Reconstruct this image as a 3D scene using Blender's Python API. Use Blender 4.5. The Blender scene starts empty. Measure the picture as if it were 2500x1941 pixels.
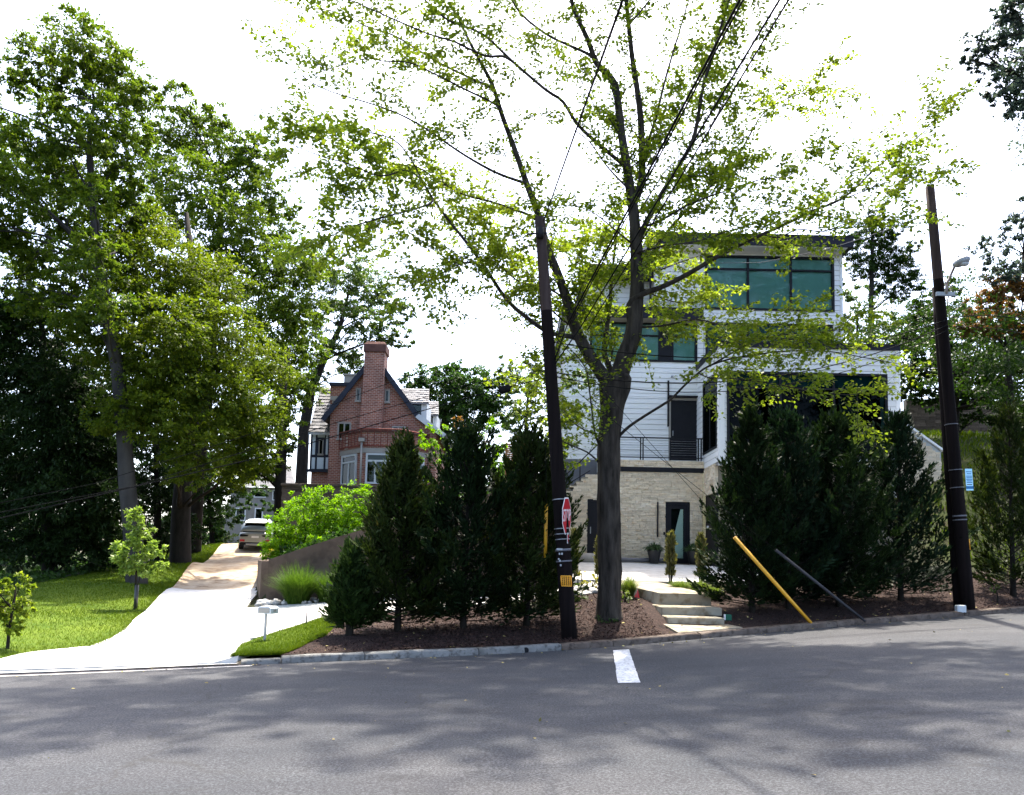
import bpy, math, random
import numpy as np
from mathutils import Vector, Matrix

SC = bpy.context.scene
COL = SC.collection
rad = math.radians
random.seed(7)
RNG = np.random.default_rng(7)

# ---------------------------------------------------------------- camera
W0, H0, F0 = 2500.0, 1941.0, 1962.0
CX, CY = 1250.0, 1210.0
PITCH, ROLL = rad(5.1), rad(1.25)
EYE = Vector((0, 0, 1.6))
fwd = Vector((0, math.cos(PITCH), math.sin(PITCH)))
r0 = Vector((1, 0, 0)); u0 = Vector((0, -math.sin(PITCH), math.cos(PITCH)))
rt = r0 * math.cos(ROLL) + u0 * math.sin(ROLL)
up = u0 * math.cos(ROLL) - r0 * math.sin(ROLL)
cd = bpy.data.cameras.new('camera')
cam = bpy.data.objects.new('camera', cd); COL.objects.link(cam)
cd.sensor_width = 36; cd.lens = F0 / W0 * 36
cd.shift_y = (CY - H0 / 2) / W0
cd.clip_start = 0.1; cd.clip_end = 2000
m = Matrix((rt, up, -fwd)).transposed().to_4x4(); m.translation = EYE
cam.matrix_world = m
SC.camera = cam

# ---------------------------------------------------------------- light
SUN_EL, SUN_AZ = 66.0, 9.0            # azimuth measured from +Y (view direction) towards +X
w = bpy.data.worlds.new('World'); SC.world = w; w.use_nodes = True
nt = w.node_tree; bg = nt.nodes['Background']
sky = nt.nodes.new('ShaderNodeTexSky'); sky.sky_type = 'NISHITA'; sky.sun_disc = False
sky.sun_elevation = rad(SUN_EL); sky.sun_rotation = rad(SUN_AZ)
sky.air_density = .8; sky.dust_density = 4.0; sky.ozone_density = .5; sky.altitude = 100
nt.links.new(sky.outputs[0], bg.inputs[0]); bg.inputs[1].default_value = 0.15
sl = bpy.data.lights.new('sun', 'SUN'); sl.energy = 3.0; sl.angle = rad(0.9); sl.color = (1.0, .915, .79)
so = bpy.data.objects.new('sun', sl); COL.objects.link(so)
sdir = Vector((math.sin(rad(SUN_AZ)) * math.cos(rad(SUN_EL)), math.cos(rad(SUN_AZ)) * math.cos(rad(SUN_EL)), math.sin(rad(SUN_EL))))
so.rotation_euler = sdir.to_track_quat('Z', 'Y').to_euler(); so.location = (20, 40, 60)
vs = SC.view_settings
vs.view_transform = 'Standard'; vs.look = 'None'; vs.gamma = 1; vs.use_curve_mapping = False
vs.exposure = 2.38
SC.cycles.max_bounces = 8; SC.cycles.transparent_max_bounces = 12
SC.cycles.diffuse_bounces = 3; SC.cycles.glossy_bounces = 3; SC.cycles.transmission_bounces = 6
SC.cycles.use_denoising = True
SC.cycles.sample_clamp_indirect = 8

# ---------------------------------------------------------------- photo geometry
def P(px, py, Y):
    d = fwd + rt * ((px - CX) / F0) + up * ((CY - py) / F0)
    k = Y / d.y
    return EYE + d * k

def RC(x0, y0, x1, y1, Y):
    a, b, c, d = P(x0, y0, Y), P(x1, y0, Y), P(x0, y1, Y), P(x1, y1, Y)
    return (a.x + c.x) / 2, (b.x + d.x) / 2, (c.z + d.z) / 2, (a.z + b.z) / 2   # X0 X1 Z0 Z1

# ---------------------------------------------------------------- mesh helpers
class MB:
    def __init__(s): s.v = []; s.f = []; s.sm = []; s.mi = []; s.cur = 0
    def face(s, idx, smooth=False): s.f.append(tuple(idx)); s.sm.append(smooth); s.mi.append(s.cur)
    def poly(s, pts, smooth=False):
        n = len(s.v); s.v += [tuple(p) for p in pts]; s.face(range(n, n + len(pts)), smooth)
    def box(s, x0, x1, y0, y1, z0, z1, M=None):
        n = len(s.v)
        c = [(x0,y0,z0),(x1,y0,z0),(x1,y1,z0),(x0,y1,z0),(x0,y0,z1),(x1,y0,z1),(x1,y1,z1),(x0,y1,z1)]
        if M is not None: c = [tuple(M @ Vector(p)) for p in c]
        s.v += c
        for q in ((0,3,2,1),(4,5,6,7),(0,1,5,4),(1,2,6,5),(2,3,7,6),(3,0,4,7)): s.face([n + i for i in q])
    def bbox(s, x0, x1, y0, y1, z0, z1, b=.02, M=None):
        """box with chamfered vertical and top edges"""
        n = len(s.v)
        def ring(i, z): return [(x0+i+b,y0+i,z),(x1-i-b,y0+i,z),(x1-i,y0+i+b,z),(x1-i,y1-i-b,z),(x1-i-b,y1-i,z),(x0+i+b,y1-i,z),(x0+i,y1-i-b,z),(x0+i,y0+i+b,z)]
        c = ring(0, z0) + ring(0, z1 - b) + ring(b, z1)
        if M is not None: c = [tuple(M @ Vector(p)) for p in c]
        s.v += c
        for k in range(2):
            for i in range(8):
                j = (i + 1) % 8
                s.face((n+k*8+i, n+k*8+j, n+k*8+8+j, n+k*8+8+i))
        s.face([n + 16 + i for i in range(8)]); s.face([n + 7 - i for i in range(8)])
    def prism(s, pts, d):
        """closed outline pts (3-D) extruded by vector d"""
        n = len(s.v); k = len(pts); d = Vector(d)
        s.v += [tuple(p) for p in pts] + [tuple(Vector(p) + d) for p in pts]
        s.face(range(n, n + k)); s.face([n + 2 * k - 1 - i for i in range(k)])
        for i in range(k):
            j = (i + 1) % k
            s.face((n + j, n + i, n + k + i, n + k + j))
    def tube(s, pts, rr, sides=8, caps=True, smooth=True):
        pts = [Vector(p) for p in pts]; k = len(pts)
        if not isinstance(rr, (list, tuple)): rr = [rr] * k
        n0 = len(s.v); ref = None
        for i, p in enumerate(pts):
            t = (pts[min(i + 1, k - 1)] - pts[max(i - 1, 0)])
            if t.length < 1e-9: t = Vector((0, 0, 1))
            t.normalize()
            if ref is None:
                ref = Vector((1, 0, 0)) if abs(t.x) < .8 else Vector((0, 1, 0))
            a = (ref - t * ref.dot(t)).normalized(); ref = a; b = t.cross(a)
            for q in range(sides):
                an = 2 * math.pi * q / sides
                s.v.append(tuple(p + (a * math.cos(an) + b * math.sin(an)) * rr[i]))
        for i in range(k - 1):
            for q in range(sides):
                q2 = (q + 1) % sides
                s.face((n0+i*sides+q, n0+i*sides+q2, n0+(i+1)*sides+q2, n0+(i+1)*sides+q), smooth)
        if caps:
            s.face([n0 + sides - 1 - q for q in range(sides)]); s.face([n0 + (k-1)*sides + q for q in range(sides)])
    def blob(s, c, r, seed=0, nu=7, nv=5, jit=.18, flat=None):
        """irregular stone"""
        rn = random.Random(seed); n = len(s.v); rx, ry, rz = r
        s.v.append((c[0], c[1], c[2] - rz))
        for j in range(1, nv):
            ph = -math.pi / 2 + math.pi * j / nv
            for i in range(nu):
                th = 2 * math.pi * (i + .5 * (j % 2)) / nu; k = 1 + rn.uniform(-jit, jit)
                s.v.append((c[0] + rx*k*math.cos(ph)*math.cos(th), c[1] + ry*k*math.cos(ph)*math.sin(th), c[2] + rz*k*math.sin(ph)))
        s.v.append((c[0], c[1], c[2] + rz)); top = len(s.v) - 1
        for i in range(nu):
            j2 = (i + 1) % nu
            s.face((n, n + 1 + j2, n + 1 + i), True); s.face((top, top - nu + i, top - nu + j2), True)
            for j in range(nv - 2):
                a = n + 1 + j * nu
                s.face((a + i, a + j2, a + nu + j2, a + nu + i), True)
    def build(s, name, mats, parent=None, **pr):
        me = bpy.data.meshes.new(name)
        off = wloc(parent)
        me.from_pydata([(v[0]-off.x, v[1]-off.y, v[2]-off.z) for v in s.v], [], s.f)
        if not isinstance(mats, (list, tuple)): mats = [mats]
        for q in mats: me.materials.append(q)
        me.polygons.foreach_set('use_smooth', s.sm); me.polygons.foreach_set('material_index', s.mi)
        me.update()
        o = bpy.data.objects.new(name, me); COL.objects.link(o)
        if parent is not None: o.parent = parent
        for k, v in pr.items(): o[k] = v
        return o

def wloc(o):
    v = Vector((0, 0, 0))
    while o is not None: v += o.location; o = o.parent
    return v

def thing(name, label, cat, loc=(0, 0, 0), group=None, **kw):
    o = bpy.data.objects.new(name, None); COL.objects.link(o); o.location = loc
    o.empty_display_size = .3
    o['label'] = label; o['category'] = cat
    if group: o['group'] = group
    return o

def tag(o, label, cat, group=None):
    o['label'] = label; o['category'] = cat
    if group: o['group'] = group
    return o

def structure(name, loc=(0, 0, 0)):
    o = bpy.data.objects.new(name, None); COL.objects.link(o); o.location = loc; o['kind'] = 'structure'
    return o

def copy_tree(o, parent=None):
    c = o.copy(); COL.objects.link(c)
    if parent is not None: c.parent = parent
    for ch in list(o.children): copy_tree(ch, c)
    return c

def B(name, mats, parent, *args, **pr):
    b = MB(); b.box(*args); return b.build(name, mats, parent, **pr)

def npmesh(name, V, Q, mat, parent=None, **pr):
    """mesh from numpy vertices (n,3) and faces (k, 3 or 4)"""
    me = bpy.data.meshes.new(name); off = wloc(parent)
    V = (V - np.array(off)).astype(np.float32); Q = Q.astype(np.int32); k, c = Q.shape
    me.vertices.add(len(V)); me.vertices.foreach_set('co', V.ravel())
    me.loops.add(k * c); me.loops.foreach_set('vertex_index', Q.ravel())
    me.polygons.add(k); me.polygons.foreach_set('loop_start', np.arange(0, k * c, c, dtype=np.int32))
    me.polygons.foreach_set('loop_total', np.full(k, c, dtype=np.int32))
    me.materials.append(mat); me.update(calc_edges=True); me.validate()
    o = bpy.data.objects.new(name, me); COL.objects.link(o)
    if parent is not None: o.parent = parent
    for a, v in pr.items(): o[a] = v
    return o

# ---------------------------------------------------------------- materials
def nodes_of(name):
    mt = bpy.data.materials.new(name); mt.use_nodes = True
    return mt, mt.node_tree, mt.node_tree.nodes['Principled BSDF']

def ramp(nt, stops):
    r = nt.nodes.new('ShaderNodeValToRGB'); e = r.color_ramp.elements
    while len(e) < len(stops): e.new(.5)
    for i, (p, c) in enumerate(stops): e[i].position = p; e[i].color = (*c, 1)
    return r

def noise(nt, scale, detail=5, rough=.6, coord='Object', stretch=None):
    tc = nt.nodes.new('ShaderNodeTexCoord'); n = nt.nodes.new('ShaderNodeTexNoise')
    n.inputs['Scale'].default_value = scale; n.inputs['Detail'].default_value = detail; n.inputs['Roughness'].default_value = rough
    if stretch:
        mp = nt.nodes.new('ShaderNodeMapping'); mp.inputs['Scale'].default_value = stretch
        nt.links.new(tc.outputs[coord], mp.inputs[0]); nt.links.new(mp.outputs[0], n.inputs['Vector'])
    else: nt.links.new(tc.outputs[coord], n.inputs['Vector'])
    return n

def mixc(nt, fac, a, b, mode='MIX'):
    x = nt.nodes.new('ShaderNodeMix'); x.data_type = 'RGBA'; x.blend_type = mode
    for sock, val in ((x.inputs[0], fac), (x.inputs[6], a), (x.inputs[7], b)):
        if isinstance(val, (int, float)): sock.default_value = val
        elif isinstance(val, tuple): sock.default_value = (*val, 1)
        else: nt.links.new(val, sock)
    return x.outputs[2]

def pmat(name, c1, c2=None, scale=3, rough=.8, bump=0, bscale=60, c3=None, s3=25, metal=0, stretch=None, spec=None, isl=0):
    if spec is None: spec = .5 if rough < .65 else .15
    mt, nt, b = nodes_of(name)
    b.inputs['Roughness'].default_value = rough; b.inputs['Metallic'].default_value = metal
    b.inputs['Specular IOR Level'].default_value = spec
    col = c1
    if c2:
        n = noise(nt, scale, stretch=stretch); r = ramp(nt, [(.32, c1), (.68, c2)]); nt.links.new(n.outputs[0], r.inputs[0]); col = r.outputs[0]
    if c3:
        n = noise(nt, s3, 3); r = ramp(nt, [(.5, (0,0,0)), (.68, (1,1,1))]); nt.links.new(n.outputs[0], r.inputs[0])
        col = mixc(nt, r.outputs[0], col, c3)
    if isl:
        g = nt.nodes.new('ShaderNodeObjectInfo'); g2 = nt.nodes.new('ShaderNodeNewGeometry')
        ad = nt.nodes.new('ShaderNodeMath'); ad.operation = 'ADD'; nt.links.new(g.outputs['Random'], ad.inputs[0]); nt.links.new(g2.outputs['Random Per Island'], ad.inputs[1])
        fr = nt.nodes.new('ShaderNodeMath'); fr.operation = 'FRACT'; nt.links.new(ad.outputs[0], fr.inputs[0])
        mr = nt.nodes.new('ShaderNodeMapRange'); mr.inputs[3].default_value = 1 - isl; mr.inputs[4].default_value = 1 + isl * .6
        nt.links.new(fr.outputs[0], mr.inputs[0])
        hs = nt.nodes.new('ShaderNodeHueSaturation'); nt.links.new(mr.outputs[0], hs.inputs['Value'])
        if isinstance(col, tuple): hs.inputs['Color'].default_value = (*col, 1)
        else: nt.links.new(col, hs.inputs['Color'])
        col = hs.outputs[0]
    if isinstance(col, tuple): b.inputs['Base Color'].default_value = (*col, 1)
    else: nt.links.new(col, b.inputs['Base Color'])
    if bump:
        n = noise(nt, bscale, 6, .65, stretch=stretch); bp = nt.nodes.new('ShaderNodeBump'); bp.inputs['Strength'].default_value = bump
        bp.inputs['Distance'].default_value = .02
        nt.links.new(n.outputs[0], bp.inputs['Height']); nt.links.new(bp.outputs[0], b.inputs['Normal'])
    return mt

def leafmat(name, c1, c2, trans=.45, tcol=None, nscale=.5, c3=None, spec=.35):
    """leaf: colour varies leaf by leaf and slowly through the crown; light passes through"""
    mt, nt, b = nodes_of(name)
    nt.nodes.remove(b); out = [n for n in nt.nodes if n.type == 'OUTPUT_MATERIAL'][0]
    g = nt.nodes.new('ShaderNodeNewGeometry'); n = noise(nt, nscale, 2)
    ad = nt.nodes.new('ShaderNodeMath'); ad.operation = 'MULTIPLY_ADD'; ad.inputs[1].default_value = .55
    nt.links.new(g.outputs['Random Per Island'], ad.inputs[0]); 
    mu = nt.nodes.new('ShaderNodeMath'); mu.operation = 'MULTIPLY'; mu.inputs[1].default_value = .6; nt.links.new(n.outputs[0], mu.inputs[0]); nt.links.new(mu.outputs[0], ad.inputs[2])
    st = [(.18, c1), (.8, c2)] + ([(.97, c3)] if c3 else [])
    r = ramp(nt, st); nt.links.new(ad.outputs[0], r.inputs[0])
    pb = nt.nodes.new('ShaderNodeBsdfPrincipled'); pb.inputs['Roughness'].default_value = .5; pb.inputs['Specular IOR Level'].default_value = spec
    nt.links.new(r.outputs[0], pb.inputs['Base Color'])
    tr = nt.nodes.new('ShaderNodeBsdfTranslucent')
    tc = mixc(nt, 1.0, r.outputs[0], tcol or (1.25, 1.3, .5), 'MULTIPLY'); nt.links.new(tc, tr.inputs[0])
    mx = nt.nodes.new('ShaderNodeMixShader'); mx.inputs[0].default_value = trans
    nt.links.new(pb.outputs[0], mx.inputs[1]); nt.links.new(tr.outputs[0], mx.inputs[2]); nt.links.new(mx.outputs[0], out.inputs[0])
    return mt

def glassmat(name, tint, rough=.02, ior=1.5):
    mt, nt, b = nodes_of(name); nt.nodes.remove(b); out = [n for n in nt.nodes if n.type == 'OUTPUT_MATERIAL'][0]
    t = nt.nodes.new('ShaderNodeBsdfTransparent'); t.inputs[0].default_value = (*tint, 1)
    g = nt.nodes.new('ShaderNodeBsdfGlossy'); g.inputs['Roughness'].default_value = rough
    fr = nt.nodes.new('ShaderNodeFresnel'); fr.inputs[0].default_value = ior
    n = noise(nt, .9, 2); bp = nt.nodes.new('ShaderNodeBump'); bp.inputs['Strength'].default_value = .08; bp.inputs['Distance'].default_value = .05
    nt.links.new(n.outputs[0], bp.inputs['Height']); nt.links.new(bp.outputs[0], g.inputs['Normal'])
    mx = nt.nodes.new('ShaderNodeMixShader'); nt.links.new(fr.outputs[0], mx.inputs[0])
    nt.links.new(t.outputs[0], mx.inputs[1]); nt.links.new(g.outputs[0], mx.inputs[2]); nt.links.new(mx.outputs[0], out.inputs[0])
    return mt

def brickmat(name, c1, c2, mortar, bw=.25, rh=.10, ms=.011):
    mt, nt, b = nodes_of(name)
    tc = nt.nodes.new('ShaderNodeTexCoord'); sp = nt.nodes.new('ShaderNodeSeparateXYZ'); nt.links.new(tc.outputs['Object'], sp.inputs[0])
    ad = nt.nodes.new('ShaderNodeMath'); nt.links.new(sp.outputs[0], ad.inputs[0]); nt.links.new(sp.outputs[1], ad.inputs[1])
    cb = nt.nodes.new('ShaderNodeCombineXYZ'); nt.links.new(ad.outputs[0], cb.inputs[0]); nt.links.new(sp.outputs[2], cb.inputs[1])
    t = nt.nodes.new('ShaderNodeTexBrick'); nt.links.new(cb.outputs[0], t.inputs['Vector'])
    t.inputs['Color1'].default_value = (*c1, 1); t.inputs['Color2'].default_value = (*c2, 1); t.inputs['Mortar'].default_value = (*mortar, 1)
    t.inputs['Scale'].default_value = 1; t.inputs['Brick Width'].default_value = bw; t.inputs['Row Height'].default_value = rh; t.inputs['Mortar Size'].default_value = ms
    n = noise(nt, 1.3, 4); r = ramp(nt, [(.3, (.7,.7,.7)), (.7, (1.12,1.08,1.05))]); nt.links.new(n.outputs[0], r.inputs[0])
    nt.links.new(mixc(nt, 1.0, t.outputs['Color'], r.outputs[0], 'MULTIPLY'), b.inputs['Base Color'])
    bp = nt.nodes.new('ShaderNodeBump'); bp.inputs['Strength'].default_value = .5; bp.inputs['Distance'].default_value = .01; bp.invert = True
    nt.links.new(t.outputs['Fac'], bp.inputs['Height']); nt.links.new(bp.outputs[0], b.inputs['Normal'])
    b.inputs['Roughness'].default_value = .9
    return mt

def asphaltmat():
    mt, nt, b = nodes_of('asphalt')
    n1 = noise(nt, .28, 4, .55); n2 = noise(nt, 48, 4, .85); n3 = noise(nt, 240, 2, .8); n4 = noise(nt, 1.4, 6, .6, stretch=(.25, 1, 1))
    r1 = ramp(nt, [(.3, (.020,.0235,.029)), (.7, (.040,.041,.045))]); nt.links.new(n1.outputs[0], r1.inputs[0])
    r2 = ramp(nt, [(.40, (.42,.42,.43)), (.5, (.95,.95,.95)), (.60, (2.3,2.25,2.15))]); nt.links.new(n2.outputs[0], r2.inputs[0])
    r4 = ramp(nt, [(.35, (.8,.8,.82)), (.65, (1.1,1.1,1.08))]); nt.links.new(n4.outputs[0], r4.inputs[0])
    c = mixc(nt, 1.0, r1.outputs[0], r2.outputs[0], 'MULTIPLY'); c = mixc(nt, 1.0, c, r4.outputs[0], 'MULTIPLY')
    # hairline cracks
    tc = nt.nodes.new('ShaderNodeTexCoord'); vo = nt.nodes.new('ShaderNodeTexVoronoi'); vo.feature = 'DISTANCE_TO_EDGE'; vo.inputs['Scale'].default_value = .22
    ds = noise(nt, .9, 4); mpx = nt.nodes.new('ShaderNodeVectorMath'); mpx.operation = 'MULTIPLY_ADD'; mpx.inputs[1].default_value = (1.6, 1.6, 0)
    nt.links.new(ds.outputs['Color'], mpx.inputs[0]); nt.links.new(tc.outputs['Object'], mpx.inputs[2]); nt.links.new(mpx.outputs[0], vo.inputs['Vector'])
    rc = ramp(nt, [(.0, (1,1,1)), (.007, (0,0,0))]); nt.links.new(vo.outputs[0], rc.inputs[0])
    msk = noise(nt, .35, 2); rm = ramp(nt, [(.44, (0,0,0)), (.58, (.7,.7,.7))]); nt.links.new(msk.outputs[0], rm.inputs[0])
    n5 = noise(nt, .9, 5, .65, stretch=(.5, 1, 1)); r5 = ramp(nt, [(.28, (.55,.55,.57)), (.40, (1,1,1)), (.66, (1,1,1)), (.76, (1.22,1.2,1.16))]); nt.links.new(n5.outputs[0], r5.inputs[0]); c = mixc(nt, 1.0, c, r5.outputs[0], 'MULTIPLY')
    fc = mixc(nt, 1.0, rc.outputs[0], rm.outputs[0], 'MULTIPLY')
    c = mixc(nt, fc, c, (.02,.02,.02)); nt.links.new(c, b.inputs['Base Color'])
    b.inputs['Roughness'].default_value = .85; b.inputs['Specular IOR Level'].default_value = .3
    bp = nt.nodes.new('ShaderNodeBump'); bp.inputs['Strength'].default_value = .55; bp.inputs['Distance'].default_value = .006
    nt.links.new(n2.outputs[0], bp.inputs['Height']); nt.links.new(bp.outputs[0], b.inputs['Normal'])
    return mt

M = {}
M['asphalt'] = asphaltmat()
M['paint'] = pmat('road_paint', (.66,.66,.64), (.50,.50,.49), 5, .8, .4, 80, (.16,.16,.17), 17)
M['soil'] = pmat('woodland_floor', (.012,.015,.007), (.025,.028,.010), 1.2, .95, .5, 30)
M['grass'] = pmat('lawn_turf', (.030,.066,.004), (.085,.125,.010), .55, .95, .6, 55, (.09,.12,.015), 14, spec=.1)
M['mulch'] = pmat('mulch', (.007,.004,.0035), (.021,.0115,.0095), 9, .95, .9, 45, (.08,.05,.04), 38)
M['concrete'] = pmat('driveway_concrete', (.46,.45,.42), (.54,.53,.50), 1.4, .85, .25, 70, (.40,.385,.35), 4)
M['tan'] = pmat('stained_concrete', (.30,.22,.14), (.44,.37,.28), .9, .9, .3, 60, (.22,.15,.09), 2.2, stretch=(1, .5, 1))
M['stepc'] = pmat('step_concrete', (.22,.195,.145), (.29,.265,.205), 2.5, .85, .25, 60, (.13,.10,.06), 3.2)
M['kerb'] = pmat('kerb_concrete', (.13,.132,.125), (.20,.20,.19), 3.5, .9, .6, 40, (.065,.062,.058), 9, isl=.12)
M['kerb2'] = pmat('kerb_brown', (.08,.06,.048), (.14,.115,.095), 3.5, .9, .6, 40, (.045,.035,.028), 9, isl=.15)
M['bark'] = pmat('maple_bark', (.013,.011,.009), (.062,.052,.042), 9, .95, 1.0, 11, stretch=(1, 1, .2))
M['bark2'] = pmat('beech_bark', (.024,.022,.021), (.05,.046,.043), 2.5, .9, .7, 12, stretch=(1, 1, .3))
M['barkd'] = pmat('dark_bark', (.012,.010,.008), (.028,.024,.02), 5, .95, .7, 18, stretch=(1, 1, .3))
M['pole'] = pmat('pole_wood', (.0045,.003,.003), (.010,.0065,.006), 4, .95, .5, 20, stretch=(3, 3, .12), spec=.12)
M['polet'] = pmat('pole_weathered_wood', (.028,.018,.016), (.06,.042,.037), 4, .9, .5, 20, stretch=(3, 3, .12), spec=.15)
M['white'] = pmat('white_siding', (.77,.765,.745), (.82,.815,.795), 1.2, .55, .06, 40, isl=.035)
M['gap'] = pmat('siding_backing', (.48,.485,.48))  # grey puts the shade of the open board joints into the backing
M['black'] = pmat('black_metal', (.006,.006,.009), (.010,.010,.014), 4, .5, spec=.2)
M['fascia'] = pmat('dark_fascia', (.009,.009,.017), (.014,.014,.024), 2, .55, spec=.2)
M['stone'] = pmat('cream_ledgestone', (.70,.57,.40), (.84,.74,.58), 2.2, .9, .6, 30, (.64,.48,.31), 5, isl=.16)
M['ledge'] = pmat('wall_stone', (.10,.075,.055), (.19,.145,.11), 2.2, .95, .7, 22, (.10,.075,.055), 5, isl=.45)
M['grout'] = pmat('stone_backing', (.20,.17,.13), (.26,.23,.18), 5, .95)
M['retain'] = pmat('parged_retaining_wall', (.072,.053,.041), (.098,.073,.058), 1.1, .9, .25, 40, (.060,.044,.034), 3)
M['glass'] = glassmat('tinted_glass', (.70,.84,.82), ior=1.32)
M['dglass'] = glassmat('dark_glass', (.22,.40,.42), ior=1.12)
M['cglass'] = glassmat('house_glass', (.45,.62,.58), ior=1.35)
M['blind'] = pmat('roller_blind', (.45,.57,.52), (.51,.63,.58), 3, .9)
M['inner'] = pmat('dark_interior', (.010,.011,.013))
M['brick'] = brickmat('red_brick', (.185,.052,.032), (.33,.118,.074), (.44,.37,.31))
M['capb'] = pmat('brick_cap', (.085,.04,.033), (.13,.065,.053), 4, .9)
M['slate'] = pmat('slate', (.085,.09,.10), (.18,.18,.19), 2.5, .7, .3, 30, isl=.35)
M['timber'] = pmat('blue_black_timber', (.022,.026,.04), (.035,.04,.055), 5, .7)
M['panel'] = pmat('pale_stucco', (.55,.63,.68), (.62,.70,.75), 3, .9)
M['trim'] = pmat('beige_trim', (.27,.25,.225), (.33,.31,.28), 3, .7)
M['wtrim'] = pmat('white_trim', (.46,.49,.50), (.53,.56,.57), 3, .6)
M['metal'] = pmat('galvanised_metal', (.26,.27,.28), (.38,.39,.40), 12, .5, metal=.7)
M['dullgrey'] = pmat('dull_grey_guard', (.03,.03,.034), (.05,.05,.055), 4, .8)
M['grey'] = pmat('grey_plastic', (.10,.10,.115), (.13,.13,.145), 4, .55)
M['yellow'] = pmat('yellow_plastic', (.62,.30,.012), (.72,.37,.02), 3, .5)
M['red'] = pmat('sign_red', (.40,.006,.014), (.46,.010,.020), 3, .6, spec=.15)
M['swhite'] = pmat('sign_white', (.80,.80,.80), (.84,.84,.84), 3, .4)
M['cyan'] = pmat('sign_pale_blue', (.34,.70,.92), (.40,.75,.94), 3, .4)  # white plate; the blue of reflected sky is put into its colour
M['blue'] = pmat('sign_print_blue', (.03,.16,.36))
M['orange'] = pmat('reflector_orange', (.85,.36,.02), (.9,.42,.03), 6, .3)
M['wood'] = pmat('cedar_boards', (.30,.135,.055), (.42,.20,.09), 3, .8, .3, 20, stretch=(.3, 1, 4), isl=.2)
M['rock'] = pmat('river_stone', (.40,.38,.35), (.60,.585,.56), 2.5, .8, .3, 20, isl=.35)
M['boulder'] = pmat('grey_boulder', (.26,.24,.21), (.40,.37,.33), 3, .9, .7, 12)
M['hill'] = pmat('hill_grass', (.016,.026,.005), (.036,.048,.008), .5, .95, .6, 30, (.028,.022,.012), 1.4)
M['pot'] = pmat('black_pot', (.015,.015,.016), (.03,.03,.03), 5, .4)
M['wire'] = pmat('black_cable', (.006,.006,.006), (.012,.012,.012), 5, .95, spec=.05)

M['lf_maple'] = leafmat('maple_leaf', (.065,.120,.012), (.19,.235,.028), .6, (1.3,1.35,.5), .35, spec=.15)
M['lf_beech'] = leafmat('beech_leaf', (.030,.070,.008), (.105,.150,.018), .5, (1.3,1.35,.5), .3, spec=.12)
M['lf_gold'] = leafmat('sunlit_beech_leaf', (.032,.068,.006), (.105,.142,.014), .5, (1.3,1.3,.45), .25, spec=.12)
M['lf_mid'] = leafmat('slope_tree_leaf', (.010,.028,.006), (.032,.064,.011), .35, (1.2,1.3,.5), .3, spec=.12)
M['lf_dark'] = leafmat('woodland_leaf', (.014,.038,.010), (.044,.085,.018), .42, (1.1,1.3,.6), .3, spec=.15)
M['lf_hem'] = leafmat('hemlock_needle', (.009,.020,.007), (.025,.046,.014), .3, (1.0,1.2,.6), .3, spec=.08)
M['lf_far'] = leafmat('far_tree_leaf', (.036,.072,.011), (.08,.125,.024), .45, (1.2,1.3,.6), .25)
M['lf_ever'] = leafmat('cypress_spray', (.0045,.011,.0045), (.014,.028,.009), .2, (1.1,1.2,.5), .6, spec=.06)
M['lf_ever_b'] = leafmat('olive_cypress_spray', (.009,.017,.004), (.026,.042,.010), .22, (1.2,1.2,.4), .9, c3=(.06,.045,.018), spec=.06)
M['lf_ever_c'] = leafmat('blue_cypress_spray', (.004,.011,.006), (.014,.030,.013), .2, (1.0,1.2,.7), .9, c3=(.05,.035,.015), spec=.06)
M['lf_ever2'] = leafmat('young_cypress_spray', (.010,.024,.007), (.032,.058,.014), .25, (1.1,1.2,.5), .6, spec=.08)
M['lf_bush'] = leafmat('bright_shrub_leaf', (.075,.19,.004), (.15,.29,.010), .5, (1.3,1.25,.3), .8, spec=.12)
M['lf_young'] = leafmat('young_tree_leaf', (.10,.17,.025), (.22,.30,.06), .45, (1.2,1.3,.6), .8)
M['lf_orange'] = leafmat('rusty_leaf', (.075,.05,.015), (.19,.105,.03), .4, (1.3,1.1,.6), .8)
M['lf_purple'] = leafmat('dusky_leaf', (.024,.042,.046), (.066,.095,.075), .5, (1.1,1.1,.8), .5, spec=.15)
M['lf_grass'] = leafmat('grass_blade', (.030,.068,.003), (.088,.125,.007), .4, (1.2,1.25,.4), .6, spec=.08)
M['lf_orn'] = leafmat('ornamental_grass_blade', (.055,.105,.016), (.13,.17,.035), .4, (1.2,1.25,.5), .8)
M['lf_orn_b'] = leafmat('shaded_grass_blade', (.028,.075,.008), (.07,.125,.018), .4, (1.2,1.25,.5), .8, spec=.1)
M['lf_olive'] = leafmat('olive_shrub_leaf', (.06,.065,.022), (.13,.13,.05), .35, (1.2,1.2,.6), 1.5)
M['lf_yel'] = leafmat('yellow_green_leaf', (.14,.15,.015), (.32,.29,.03), .4, (1.2,1.2,.5), 1.5)
M['chip'] = pmat('bark_chip', (.022,.012,.010), (.065,.038,.03), 3, .95, isl=.5)
M['dleaf'] = pmat('dry_leaf', (.22,.17,.06), (.34,.30,.12), 3, .8, isl=.4)
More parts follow.
